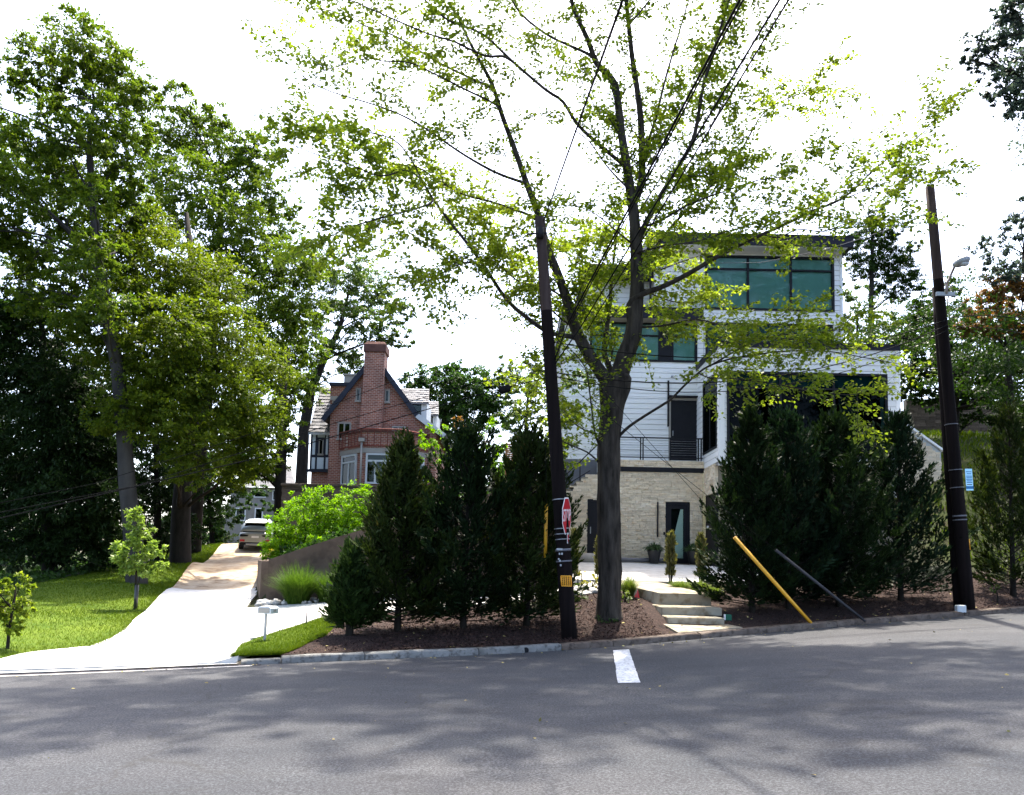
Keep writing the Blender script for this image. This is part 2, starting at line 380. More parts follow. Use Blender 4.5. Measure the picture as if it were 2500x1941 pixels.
# ================================================================ terrain
def smooth_tab(xs, ys, half=1.6, lo=-90, hi=90):
    g = np.arange(lo, hi + .01, .1); v = np.interp(g, xs, ys); k = int(half / .1)
    vp = np.pad(v, k, mode='edge'); c = np.convolve(vp, np.ones(2 * k + 1) / (2 * k + 1), mode='valid')
    return g, c
_kx, _ky = smooth_tab([-90,-30,-12,-8,-4.75,1.14,6.9,13,30,90], [6,10.6,12.2,12.6,13.8,15.9,18.0,20.6,28.5,60])
_zx, _zy = smooth_tab([-90,-20,-4.75,0,1.14,6.9,13,30,90], [-1.6,-.55,-.155,-.03,.01,.42,.76,1.7,4.0])
def KY(x): return np.interp(x, _kx, _ky)
def ZR(x): return np.interp(x, _zx, _zy)

def sstep(t):
    t = np.clip(t, 0, 1); return t * t * (3 - 2 * t)

class TPS:
    def __init__(s, pts, lam=.02):
        p = np.array(pts, float); s.c = p[:, :2]; n = len(p)
        d = np.linalg.norm(s.c[:, None] - s.c[None], axis=2); K = s.k(d) + np.eye(n) * lam
        Q = np.hstack([np.ones((n, 1)), s.c]); A = np.block([[K, Q], [Q.T, np.zeros((3, 3))]])
        s.w = np.linalg.solve(A, np.concatenate([p[:, 2], np.zeros(3)]))
    @staticmethod
    def k(d): return np.where(d > 1e-9, d * d * np.log(np.maximum(d, 1e-9)), 0)
    def __call__(s, x, y):
        x = np.asarray(x, float); y = np.asarray(y, float); sh = np.broadcast(x, y).shape
        q = np.stack([np.broadcast_to(x, sh).ravel(), np.broadcast_to(y, sh).ravel()], 1)
        d = np.linalg.norm(q[:, None] - s.c[None], axis=2)
        return (s.k(d) @ s.w[:-3] + s.w[-3] + q @ s.w[-2:]).reshape(sh)

def pp(px, py, Y):
    v = P(px, py, Y); return (v.x, v.y, v.z)
ctrl = [pp(*a) for a in [
    (287,1573,16.5),(351,1507,22),(436,1439,31),(483,1380,39),(545,1329,49),
    (588,1578,15.8),(606,1481,23.2),(636,1439,29),(644,1386,37),(656,1366,41),
    (20,1590,14.5),(330,1490,24),(335,1425,30),(440,1372,38),(0,1505,20),
    (706,1541,18.0),(804,1507,20.5),(800,1464,23.4),
    (855,1555,16.2),(970,1545,16.9),(1160,1540,17.2),(1290,1535,17.6),
    (1485,1512,18.5),(1790,1500,19),(2000,1490,20),(2228,1462,21.5),(2365,1475,20.4)]]
ctrl += [(-13.8,46.5,2.15),(-16.4,46.5,2.2),(-15.5,56,2.9),(-25,30,-.2),(-35,45,-.4),(-40,20,-.9),(-26,60,.8),(-34,75,.8),(-20,20,-.35),(-22,40,.6),(-20,60,3),
         (-2,23.4,.68),(1,23.4,.9),(2.0,21,.85),(3,24,1.25),(7,24,1.3),(3,29.8,1.8),(7,29.8,1.8),(5,32,1.9),(10,24,1.4),(10,29,1.7),
         (12.5,24,1.5),(9,33,1.9),(5.2,20.5,.8),
         (15.5,23,1.5),(15.5,27,2.7),(16,31,4.6),(17,36,7.2),(18,42,8.7),(25,23,2.2),(25,30,5),(25,42,9),(40,30,6),(40,60,12),(20,60,11),
         (5,45,6),(0,60,8),(10,75,12),(-10,75,7)]
A_ = TPS(ctrl)
B_ = TPS([(-7.2,24.4,1.55),(-4.9,24.4,2.3),(-2.5,24.4,2.8),(0,24.4,3.3),(1.3,24.4,3.6),(-12.2,41,1.8),(-9,40,3.2),(0,41,5.2),(1.3,31,4.3),(-4,32,3.3),
          (-8.5,30,1.9),(-10,36,2.0),(-12,46,3.5),(0,50,6.5),(-10,60,6),(5,60,8),(-20,55,2.6)])
DR_R = [(-7.4,23.2),(-7.55,24.4),(-9.1,29),(-11.4,37),(-12.5,41),(-14.2,48),(-17,60)]
def drive_edge(y):
    return np.interp(y, [p[1] for p in DR_R], [p[0] for p in DR_R])
WALLY = 24.0
def H(x, y):
    x = np.asarray(x, float); y = np.asarray(y, float)
    xc = np.clip(x, -42, 42); yc = np.clip(y, 10, 76)
    a = A_(xc, yc); b = B_(np.clip(xc, -20, 6), np.clip(yc, 24, 60))
    mk = sstep((y - WALLY) / .3) * sstep((x - drive_edge(y) - .35) / .35) * sstep((1.45 - x) / .3)
    mk = np.where(y > 44, mk * sstep((58 - y) / 14), mk)
    z = a + (b - a) * mk
    ky = KY(x); t = sstep((y - ky - .1) / 1.6)
    zk = ZR(x) + .11 - .10 * sstep((-4.7 - x) / .3)
    return zk + (z - zk) * t
def h1(x, y): return float(H(np.array([x]), np.array([y]))[0])

def gridmesh(name, X, Y, Z, mat, parent=None, smooth=True, **pr):
    n, mm = X.shape; V = np.stack([X, Y, Z], 2).reshape(-1, 3)
    i = np.arange(n - 1)[:, None] * mm + np.arange(mm - 1)[None]
    Q = np.stack([i, i + 1, i + mm + 1, i + mm], 2).reshape(-1, 4)
    o = npmesh(name, V, Q, mat, parent, **pr)
    if smooth: o.data.polygons.foreach_set('use_smooth', [True] * len(Q))
    return o

# road
xs = np.concatenate([np.arange(-90, -20, 4), np.arange(-20, 24, .5), np.arange(24, 91, 4)])
tv = np.linspace(0, 1, 24)
X = np.repeat(xs[None], len(tv), 0); Yk = KY(xs)
Y = -30 + (Yk[None] + .1 + 30) * tv[:, None]
gridmesh('road', X, Y, ZR(X), M['asphalt'], kind='structure')
# ground behind the kerb line
dv = np.concatenate([np.arange(0, 14, .35), np.arange(14, 40, .7), np.arange(40, 80, 2), np.array([90, 120, 170, 260, 400])])
xs = np.concatenate([np.array([-300, -200, -140]), np.arange(-100, -26, 4), np.arange(-26, 28, .45), np.arange(28, 101, 4), np.array([140, 200, 300])])
X = np.repeat(xs[None], len(dv), 0); Y = KY(xs)[None] + .08 + dv[:, None]
gridmesh('ground', X, Y, H(X, Y) - .03, M['soil'], kind='structure')

def resample(pts, n):
    pts = np.array(pts, float); d = np.concatenate([[0], np.cumsum(np.linalg.norm(np.diff(pts, axis=0), axis=1))])
    t = np.linspace(0, d[-1], n); return np.stack([np.interp(t, d, pts[:, 0]), np.interp(t, d, pts[:, 1])], 1)
def smoothed(pts, k=1):
    for _ in range(k):
        q = [pts[0]]
        for a, b in zip(pts[:-1], pts[1:]):
            q += [(.75*a[0]+.25*b[0], .75*a[1]+.25*b[1]), (.25*a[0]+.75*b[0], .25*a[1]+.75*b[1])]
        pts = q + [pts[-1]]
    return pts
def sheet(name, L, R, n, mcol, off, mat, zf=None, parent=None, **pr):
    a, b = resample(L, n), resample(R, n); t = np.linspace(0, 1, mcol)[None, :, None]
    G = a[:, None] * (1 - t) + b[:, None] * t
    Z = (zf or H)(G[..., 0], G[..., 1]) + off
    return gridmesh(name, G[..., 0], G[..., 1], Z, mat, parent, **pr)
def g2(px, py, Y):
    v = P(px, py, Y); return (v.x, v.y)

# lawn left of the driveway
dl = [g2(-30,1618,13.0), g2(140,1600,14.6), g2(287,1573,16.5), g2(351,1507,22), g2(436,1439,31), g2(483,1380,39), g2(545,1329,49)]
DL = [(-10.2,12.8),(-9.0,12.75),(-8.75,13.0),(-8.45,13.9),(-8.0,15.8)] + [(-8.75,18.6),(-10.1,22),(-12.95,31),(-15.2,39),(-17.6,49),(-20,60)]
LL = [(-30,12.2),(-24,16),(-19,20),(-17.5,24),(-17,28),(-17.5,34),(-19,42),(-21,49),(-23,60)]
sheet('lawn', LL, smoothed(DL, 2), 90, 26, .025, M['grass'], kind='structure')
# distant road at the far left
sheet('side_road', [(-60,44),(-44,45),(-30,47),(-22,51)], [(-60,49),(-44,50),(-30,52),(-22,57)], 30, 4, .06, M['asphalt'], kind='structure')

# driveway: concrete apron, slabs, stained upper slabs
drive = structure('driveway')
def slabs(L, R, cuts, mcol, mats, off=.035, zf=None, par=None, name='concrete_slab', gap=.012):
    """strip between two edges, cut across into slabs with open joints"""
    N = 400; a, b = resample(L, N), resample(R, N)
    for k in range(len(cuts) - 1):
        i0, i1 = cuts[k] * (N - 1), cuts[k + 1] * (N - 1)
        ii = np.linspace(i0 + gap * 8, i1 - gap * 8, 9)
        aa = np.stack([np.interp(ii, np.arange(N), a[:, c]) for c in (0, 1)], 1); bb = np.stack([np.interp(ii, np.arange(N), b[:, c]) for c in (0, 1)], 1)
        t = np.linspace(0, 1, mcol)[None, :, None]; G = aa[:, None] * (1 - t) + bb[:, None] * t
        Z = (zf or H)(G[..., 0], G[..., 1]) + off
        o = gridmesh(name, G[..., 0], G[..., 1], Z, mats[k] if isinstance(mats, list) else mats, par)
        # skirt round the slab so that it has thickness
        V = np.stack([G[..., 0], G[..., 1], Z], 2); loop = np.concatenate([V[0], V[1:, -1], V[-1, -2::-1], V[-2:0:-1, 0]])
        bmv = [tuple(v) for v in loop]; n = len(bmv); sk = MB(); sk.v = bmv + [(v[0], v[1], v[2] - .1) for v in bmv]
        for i in range(n): sk.face(((i + 1) % n, i, n + i, n + (i + 1) % n))
        off0 = wloc(par); me = o.data
        import bmesh
        bm = bmesh.new(); bm.from_mesh(me); vv = [bm.verts.new((p[0]-off0.x, p[1]-off0.y, p[2]-off0.z)) for p in sk.v]
        for f in sk.f: bm.faces.new([vv[q] for q in f])
        bm.to_mesh(me); bm.free()
# apron between the gutter and the forks
ky = lambda x: float(KY(x))
slabs([(-9.2,12.6),(-8.75,12.9),(-8.5,13.8),(-8.1,15.6)], [(-4.62,ky(-4.62)+.06),(-4.62,14.6),(-4.9,15.7)], [0,.55,1], 14, M['concrete'], par=drive)
mainL = smoothed([(-8.08,15.7),(-8.75,18.6),(-10.1,22),(-12.95,31)], 2)
mainR = smoothed([(-4.9,15.7),(-6.1,18.6),(-7.4,22.6),(-9.1,30)], 2)
slabs(mainL, mainR, [0,.22,.44,.66,.84,1], 8, M['concrete'], par=drive)
upL = smoothed([(-12.95,31.05),(-15.2,39),(-17.6,49),(-20.5,62)], 2); upR = smoothed([(-9.1,30.05),(-11.4,37),(-12.6,41),(-14.3,48),(-17,62)], 2)
slabs(upL, upR, [0,.14,.3,.48,.66,.84,1], 8, M['tan'], par=drive)
# branch that runs right, in front of the retaining wall, to the white house
brB = [(-8.0,22.5),(-5,22.55),(-2.5,22.6),(0,22.9),(2,23.6)]; brF = [(-6.4,15.9),(-5.15,16.8),(-4.99,18.0),(-4.66,20.4),(-2.8,21.0),(2.2,21.6)]
slabs(brB, brF, [.0,.25,.5,.75,1], 12, M['concrete'], off=.05, par=drive)
# paved terrace in front of the white house
def TZ(x, y): return 1.28 + (np.asarray(y) - 23.6) * (1.93 - 1.28) / 6.2 + 0 * np.asarray(x)
terr = structure('terrace')
slabs([(1.5,23.7),(1.5,29.9)], [(8.8,23.7),(8.8,28.15)], [0,.34,.67,1], 8, M['concrete'], off=0, zf=TZ, par=terr, name='paving_slab')

# planting bed along the kerb
bx = np.linspace(-4.2, 30, 150)
X = np.repeat(bx[None], 26, 0); t = np.linspace(0, 1, 26)[:, None]
BKX, BKY = [-4.2,-4.0,-3.4,-2.4,0,2,4,8,13,16,30], [18.5,19.8,20.6,20.9,21.2,21.8,23.4,23.5,24.5,24.6,32]
back = np.interp(bx, BKX, BKY)
Yb = KY(bx) + .1; Y = Yb[None] + (back - Yb)[None] * t
gridmesh('planting_bed', X, Y, H(X, Y) + .02, M['mulch'], kind='structure')
# small lawn by the mailbox
SL = [(-4.75,13.93),(-5.2,15.8),(-5.15,16.8),(-4.99,18.0),(-4.66,20.4)]; SR = [(-3.98,14.19),(-3.85,15.3),(-3.7,16.4),(-3.95,18.4),(-4.2,20.0)]
sheet('verge', smoothed(SL, 1), smoothed(SR, 1), 34, 14, .045, M['grass'], kind='structure')
# grassy hillside at right
sheet('hillside', [(13.9,25.2),(14.2,29),(14.5,34),(15,42),(15,60)], [(34,25.2),(34,29),(34,34),(34,42),(34,60)], 60, 40, .03, M['hill'], kind='structure')

# kerb: separate stones
kerb = structure('kerb')
def kerbstone(x0, x1, mat, i, hgt=.125):
    b = MB(); n = 7; rn = random.Random(i)
    prof = [(-.005,-.06),(.0,hgt-.03),(.022,hgt-.004),(.06,hgt),(.15,hgt+.004),(.165,hgt-.02),(.17,-.06)]
    xs = [x0 + .008 + (x1 - x0 - .016) * k / (n - 1) for k in range(n)]
    for k, x in enumerate(xs):
        sl = (ky(x + .05) - ky(x - .05)) / .1; nn = Vector((-sl, 1)).normalized(); y = ky(x); z = float(ZR(x))
        for (q, hh) in prof:
            j = rn.uniform(-.008, .008); b.v.append((x + nn.x * (q - .08 + j), y + nn.y * (q - .08 + j), z + hh + rn.uniform(-.006, .006) + (rn.uniform(-.03, 0) if k in (0, n - 1) and q < .1 else 0)))
    m7 = len(prof)
    for k in range(n - 1):
        for q in range(m7 - 1): b.face((k*m7+q, (k+1)*m7+q, (k+1)*m7+q+1, k*m7+q+1), True)
    b.face([q for q in range(m7)][::-1]); b.face([(n-1)*m7+q for q in range(m7)])
    return b.build('kerb_stone', mat, kerb)
x = -4.55; i = 0
lens = [.62, 1.35, 2.0, 2.2, 1.05, 1.9, 1.55]
while x < 34:
    L = lens[i] if i < len(lens) else random.uniform(1.5, 2.4)
    if x < 1.0 < x + L: L = 1.0 - x
    kerbstone(x, x + L, M['kerb'] if x + L < 1.05 else M['kerb2'], i, .125 if i else .085); x += L; i += 1
# left end of the kerb beyond the apron
x = -9.5; i = 50
while x > -40: kerbstone(x - 2, x, M['kerb'], i, .1); x -= 2; i += 1
# storm drain mouth in the kerb
b = MB(); xd = .33
b.tube([(xd, ky(xd) - .095, float(ZR(xd)) + .045), (xd, ky(xd) + .04, float(ZR(xd)) + .045)], .055, 12)
b.build('drain_outlet', M['inner'], kerb)
# gutter strip and tarred seam along the apron
def along(x0, x1, q0, q1, n, off, name, mat):
    xs = np.linspace(x0, x1, n); Xg = np.stack([xs, xs]); Yg = np.stack([KY(xs) + q0, KY(xs) + q1])
    gridmesh(name, Xg, Yg, ZR(Xg) + off, mat, kind='structure')
M['seam'] = pmat('tar_seam', (.03,.026,.034), (.05,.045,.05), 6, .8)
along(-10.5, -4.3, -.30, -.22, 40, .006, 'gutter', M['concrete'])
along(-10.5, -4.2, -.22, -.06, 40, .008, 'tar_seam', M['seam'])
along(-10.0, -4.6, -.06, .16, 40, .030, 'gutter_apron', M['concrete'])

# stop line
b = MB(); rows = []
for px, py in ((1497,1588),(1502,1640),(1508,1667)): rows.append((px, py))
def road_pt(px, py):
    d = fwd + rt * ((px - CX) / F0) + up * ((CY - py) / F0); t = 5.0
    for _ in range(60):
        p = EYE + d * t; e = p.z - float(ZR(p.x)); t += e / -d.z * .7
    return EYE + d * t
q = [road_pt(1497,1588), road_pt(1535,1586), road_pt(1563,1667), road_pt(1508,1668)]
nU, nV = 7, 22; XX = np.zeros((nV, nU)); YY = XX.copy()
rn = random.Random(3)
for j in range(nV):
    for i in range(nU):
        u, v = i / (nU - 1), j / (nV - 1)
        p = (q[0] * (1-u) + q[1] * u) * (1-v) + (q[3] * (1-u) + q[2] * u) * v
        XX[j, i] = p.x + (rn.uniform(-.007, .007) if i in (0, nU-1) else 0); YY[j, i] = p.y + (rn.uniform(-.007, .007) if j in (0, nV-1) else 0)
gridmesh('road_marking', XX, YY, ZR(XX) + .005, M['paint'], kind='structure')
# ================================================================ white modern house
YM, YA, YS, YE = 31.0, 27.6, 29.8, 30.3
house = thing('modern_house', 'white boarded modern house with flat dark roofs and a cream stone ground floor', 'house', (7.2, 31.0, 1.9))
XL = RC(1380, 760, 1717, 1124, YM); XL0, XR0, ZB, ZT = XL
X3 = RC(1598, 598, 2054, 860, YM); XA = RC(1757, 852, 2196, 1130, YA)
XS = XR0 - .24                                     # plane of the annex side wall (faces left)
ZL = RC(1372, 751, 1717, 775, 30.4)                # lower roof edge
ZF3 = RC(1585, 573, 2084, 598, YE)
PITCHB = .205
board_meshes = {}
def board(x0, x1, z0, z1, Y, parent, axis='x', sgn=-1):
    """one lapped board: the foot stands proud of the head"""
    w_ = x1 - x0; h_ = z1 - z0
    if w_ < .02 or h_ < .02: return
    me = bpy.data.meshes.new('siding_board'); lap = .022
    if axis == 'x':
        v = [(0,0,0),(w_,0,0),(w_,0,h_),(0,0,h_),(0,-lap,0),(w_,-lap,0),(w_,-.008,h_),(0,-.008,h_)]; loc = (x0, Y, z0)
        f = [(4,5,6,7),(0,4,7,3),(5,1,2,6),(7,6,2,3),(0,1,5,4)]
    else:   # wall facing -X, running along Y
        v = [(0,w_,0),(0,0,0),(0,0,h_),(0,w_,h_),(-lap,w_,0),(-lap,0,0),(-.008,0,h_),(-.008,w_,h_)]; loc = (Y, x0, z0)
        f = [(4,5,6,7),(0,4,7,3),(5,1,2,6),(7,6,2,3),(0,1,5,4)]
    me.from_pydata(v, [], f); me.materials.append(M['white'])
    o = bpy.data.objects.new('siding_board', me); COL.objects.link(o); o.parent = parent
    o.location = Vector(loc) - wloc(parent)
def siding(x0, x1, z0, z1, Y, openings, parent, axis='x', z_ref=None):
    z = z_ref if z_ref is not None else z0; g = .013
    while z < z1 - .01:
        a, b = max(z, z0), min(z + PITCHB - g, z1)
        if b > a:
            cuts = sorted({a, b} | {c for o in openings for c in (o[2], o[3]) if a + .02 < c < b - .02})
            for c0, c1 in zip(cuts[:-1], cuts[1:]):
                mid = (c0 + c1) / 2; segs = [(x0, x1)]
                for o in openings:
                    if o[2] < mid < o[3]:
                        ns = []
                        for s0, s1 in segs:
                            if o[1] <= s0 or o[0] >= s1: ns.append((s0, s1)); continue
                            if o[0] > s0: ns.append((s0, o[0]))
                            if o[1] < s1: ns.append((o[1], s1))
                        segs = ns
                for s0, s1 in segs: board(s0, s1, c0, c1, Y, parent, axis)
        z += PITCHB
def window(x0, x1, z0, z1, Y, vs_, hs, fr=.075, mat='glass', parent=None, blind_or_backing=True, name='window', depth=.12, blindmat=None, blind_to=None, prj=.05):
    """framed window; vs_ = mullion fractions, hs = transom fractions (from the bottom); panes and blinds are sub-parts"""
    parent = parent or house; b = MB(); y0, y1 = Y - prj, Y + .06
    b.box(x0, x1, y0, y1, z1 - fr, z1); b.box(x0, x1, y0, y1, z0, z0 + fr)
    b.box(x0, x0 + fr, y0, y1, z0 + fr, z1 - fr); b.box(x1 - fr, x1, y0, y1, z0 + fr, z1 - fr)
    xs_ = [x0 + fr] + [x0 + (x1 - x0) * v for v in vs_] + [x1 - fr]; zs_ = [z0 + fr] + [z0 + (z1 - z0) * v for v in hs] + [z1 - fr]
    for xx in xs_[1:-1]: b.box(xx - fr*.45, xx + fr*.45, y0 + .012, y1, z0 + fr, z1 - fr)
    for zz in zs_[1:-1]: 
        for i in range(len(xs_) - 1):
            b.box(xs_[i] + (fr*.45 if i else 0), xs_[i+1] - (fr*.45 if i < len(xs_) - 2 else 0), y0 + .02, y1, zz - fr*.4, zz + fr*.4)
    wn = b.build(name, M['black'], parent)
    for i in range(len(xs_) - 1):
        for j in range(len(zs_) - 1):
            B('pane', M[mat], wn, xs_[i] + .002, xs_[i+1] - .002, Y - .012, Y - .004, zs_[j] + .002, zs_[j+1] - .002)
    if blind_or_backing:
        zt = z0 if blind_to is None else z0 + (z1 - z0) * blind_to
        for i in range(len(xs_) - 1):
            B('blind', blindmat or M['blind'], wn, xs_[i] + .01, xs_[i+1] - .01, Y + .072, Y + .08, zt + fr, z1 - .02)
    return wn

# --- window and door rectangles read off the facade
WU = RC(1721, 626, 2036, 759, YM)                  # big upper window
WB = RC(1722, 790, 2034, 887, YM)                  # band behind the annex roof
WL = RC(1440, 787, 1702, 883, YM)                  # first-floor band
DU = RC(1637, 978, 1703, 1124, YM)                 # upper door
# backing walls
bk = MB()
bk.box(XL0, XR0 - .2, YM + .002, YM + .2, ZB - .3, WL[2]); bk.box(XL0, XR0 + .02, YM + .002, YM + .2, WL[3], ZT)
bk.box(XL0, WL[0], YM + .002, YM + .2, WL[2], WL[3]); bk.box(WL[1], XR0 + .02, YM + .002, YM + .2, WL[2], WL[3])
zu0 = WB[2] - .4
bk.box(X3[0], WU[0], YM + .002, YM + .2, ZT + .02, X3[3]); bk.box(WU[1], X3[1], YM + .002, YM + .2, zu0, X3[3])
bk.box(WU[0], WU[1], YM + .002, YM + .2, WU[3], X3[3]); bk.box(WU[0], WU[1], YM + .002, YM + .2, WB[3], WU[2]); bk.box(WU[0], WU[1], YM + .002, YM + .2, zu0, WB[2])
bk.box(X3[1] - .2, X3[1], YM + .2, YM + 9, zu0, X3[3]); bk.box(XL0, XL0 + .2, YM + .2, YM + 9, ZB - .3, ZT)
bk.build('wall_backing', M['gap'], house)
siding(XL0, XR0, ZB, ZT, YM, [WL, (DU[0]-.08, DU[1]+.08, DU[2]-1, DU[3]+.12)], house)
siding(X3[0], X3[1], ZT + .42, X3[3], YM, [WU, (WB[0], WB[1], WB[2] - 2, WB[3])], house, z_ref=ZB)
siding(XR0 + .02, X3[1], zu0, ZT + .42, YM, [WU, (WB[0], WB[1], WB[2] - 2, WB[3])], house, z_ref=ZB)
XU = RC(1440, 672, 1600, 752, 32.4)
siding(XU[0], XU[1], XU[2] - .3, XU[3], 32.4, [], house, z_ref=ZB)
B('wall_backing', M['gap'], house, XU[0], XU[1], 32.41, 38, XU[2] - .3, XU[3])
# corner boards
for (xc, y, z0, z1) in ((XL0, YM, ZB, ZT), (X3[1], YM, zu0, X3[3])):
    B('corner_board', M['white'], house, xc - .05, xc + .05, y - .035, y + .1, z0, z1)
# roofs
def fascia(x0, x1, z0, z1, Y, back, name='flat_roof', soffit=None):
    b = MB(); b.box(x0, x1, Y, back, z0, z1); b.box(x0 - .02, x1 + .02, Y - .02, back, z1, z1 + .04)
    return b.build(name, M['fascia'], house)
fascia(ZL[0], ZL[1], ZL[2], ZL[3], 30.4, YM + 8)
r3 = RC(1427, 648, 1603, 672, 31.7); fascia(r3[0], r3[1], r3[2], r3[3], 31.7, 38)
fascia(ZF3[0], ZF3[1], ZF3[2], ZF3[3], YE, YM + 10)
# soffits in pale boards under the roof edges
B('soffit', M['trim'], house, ZL[0] + .05, ZL[1] - .05, 30.45, YM + .3, ZL[2] - .025, ZL[2] - .004)
B('soffit', M['white'], house, ZF3[0] + .1, X3[1] + .0, YE + .05, YM + .3, ZF3[2] - .03, ZF3[2] - .004)
# windows
window(WU[0], WU[1], WU[2], WU[3], YM, [.333, .666], [.75], fr=.085)
M['dblind'] = pmat('dark_teal_blind', (.05,.12,.12), (.09,.19,.185), 1.2, .9)  # teal reflection in the band's glass, put into the colour of a sheet
window(WB[0], WB[1], WB[2], WB[3], YM, [.333, .666], [.62], fr=.085, blind_or_backing=True, blindmat=M['dblind'])
f = (WL[1] - WL[0])
window(WL[0], WL[0] + f*.66, WL[2], WL[3], YM, [.31, .62], [.66], fr=.08, blind_or_backing=True)
window(WL[0] + f*.76, WL[1], WL[2], WL[3], YM, [], [.66], fr=.08, blind_or_backing=True)
B('dark_panel', M['black'], house, WL[0] + f*.66, WL[0] + f*.76, YM - .03, YM + .06, WL[2], WL[3])
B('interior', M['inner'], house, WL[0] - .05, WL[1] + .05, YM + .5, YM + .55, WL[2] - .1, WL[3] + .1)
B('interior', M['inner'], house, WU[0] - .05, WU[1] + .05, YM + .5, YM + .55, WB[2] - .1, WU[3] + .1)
# upper door
d = MB(); d.box(DU[0], DU[1], YM - .01, YM + .05, DU[2], DU[3]); d.box(DU[0] + .1, DU[1] - .1, YM - .018, YM - .01, DU[2] + .15, DU[3] - .15)
ud = d.build('door', M['black'], house); B('handle', M['metal'], ud, DU[0] + .07, DU[0] + .1, YM - .06, YM - .018, DU[2] + .95, DU[2] + 1.15)
b = MB(); b.box(DU[0] - .075, DU[0], YM - .05, YM + .06, DU[2], DU[3] + .09); b.box(DU[1], DU[1] + .075, YM - .05, YM + .06, DU[2], DU[3] + .09); b.box(DU[0], DU[1], YM - .05, YM + .06, DU[3], DU[3] + .09)
b.build('door_frame', M['trim'], house)
B('door_canopy', M['black'], house, DU[0] - .1, DU[1] + .16, YM - .22, YM - .05, DU[3] + .1, DU[3] + .16)
wl_ = RC(1629, 930, 1633, 1042, YM); B('wall_light', M['black'], house, wl_[0], wl_[1], YM - .07, YM - .02, wl_[2], wl_[3])
o_ = RC(1616, 1100, 1622, 1110, YM); B('wall_socket', M['swhite'], house, o_[0], o_[1], YM - .05, YM - .01, o_[2], o_[3])
for px in (1640, 1700):
    p = P(px, 923, YM); b = MB(); b.tube([(p.x, YM - .1, p.z), (p.x, YM - .1, p.z + .07)], .05, 8); b.build('spot_light', M['metal'], house)
ds = RC(1585, 640, 1590, 750, YM); B('downpipe', M['black'], house, ds[0], ds[1], YM - .1, YM - .03, ds[2], ds[3])
for px in (1850, 1933, 2017):
    p = RC(px - 3, 777, px + 3, 779.5, YM); B('vent', M['black'], house, p[0], p[1], YM - .05, YM - .02, p[2], p[3])
ex = RC(2047, 797, 2049.5, 822, YM); B('wall_light', M['black'], house, ex[0], ex[1], YM - .08, YM - .03, ex[2], ex[3])

# --- annex
WA = RC(1774, 910, 2167, 1118, YA); zab = XA[2] - .15
siding(XS, XA[1], XA[2], XA[3], YA, [WA], house)
b = MB(); b.box(XS + .0, XA[1], YA + .002, YA + .2, WA[3], XA[3]); b.box(WA[1], XA[1], YA + .002, YA + .2, zab, WA[3]); b.box(XS, WA[0], YA + .002, YA + .2, zab, WA[3]); b.box(WA[0], WA[1], YA + .002, YA + .2, zab, WA[2])
b.box(XA[1] - .2, XA[1], YA + .2, YM + 4, zab, XA[3]); b.build('wall_backing', M['gap'], house)
window(WA[0], WA[1], WA[2], WA[3], YA, [.333, .666], [.81], fr=.085, mat='dglass', blind_or_backing=True, blind_to=.81)
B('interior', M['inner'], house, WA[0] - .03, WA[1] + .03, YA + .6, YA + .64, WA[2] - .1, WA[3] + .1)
B('interior', M['grey'], house, WA[1] - 1.5, WA[1] - .8, YA + .45, YA + .5, WA[2] + .5, WA[3] - .6)
ar = RC(1752, 841, 2193, 852, YA - .05)
fascia(XS - .06, XA[1] + .05, XA[3], XA[3] + .17, YA - .06, YM + .5)
B('corner_board', M['white'], house, XS - .035, XS + .16, YA - .035, YA + .14, XA[2], XA[3])
B('corner_board', M['white'], house, XA[1] - .12, XA[1] + .03, YA - .035, YA + .12, XA[2], XA[3])
# side wall of the annex with its glazed corner
sw0, sw1 = YA + .14, YM; zb, zt = XA[2], XA[3]
pz = P(1724, 1112, 29.9).z; qz = P(1724, 939, 29.9).z
siding(sw0, sw1, zb, zt, XS, [(YA + .3, 29.95, pz, qz)], house, axis='y')
b = MB(); b.box(XS + .002, XS + .2, sw0, sw1, qz, zt); b.box(XS + .002, XS + .2, sw0, sw1, zb, pz); b.box(XS + .002, XS + .2, sw0, YA + .3, pz, qz); b.box(XS + .002, XS + .2, 29.95, sw1, pz, qz)
b.build('wall_backing', M['gap'], house)
b = MB(); f_ = .08; y0, y1 = YA + .3, 29.95
b.box(XS - .04, XS + .06, y0, y1, qz - f_, qz); b.box(XS - .04, XS + .06, y0, y1, pz, pz + f_)
b.box(XS - .04, XS + .06, y0, y0 + f_, pz + f_, qz - f_); b.box(XS - .04, XS + .06, y1 - f_, y1, pz + f_, qz - f_)
zm = pz + (qz - pz) * .8; b.box(XS - .03, XS + .06, y0 + f_, y1 - f_, zm - .04, zm + .04); ym = (y0 + y1) / 2; b.box(XS - .025, XS + .06, ym - .04, ym + .04, pz + f_, zm - .04)
sw = b.build('window', M['black'], house)
for a0, a1, c0, c1 in ((y0 + f_, ym - .04, pz + f_, zm - .04), (ym + .04, y1 - f_, pz + f_, zm - .04), (y0 + f_, y1 - f_, zm + .04, qz - f_)):
    B('pane', M['dglass'], sw, XS + .0, XS + .008, a0, a1, c0, c1)

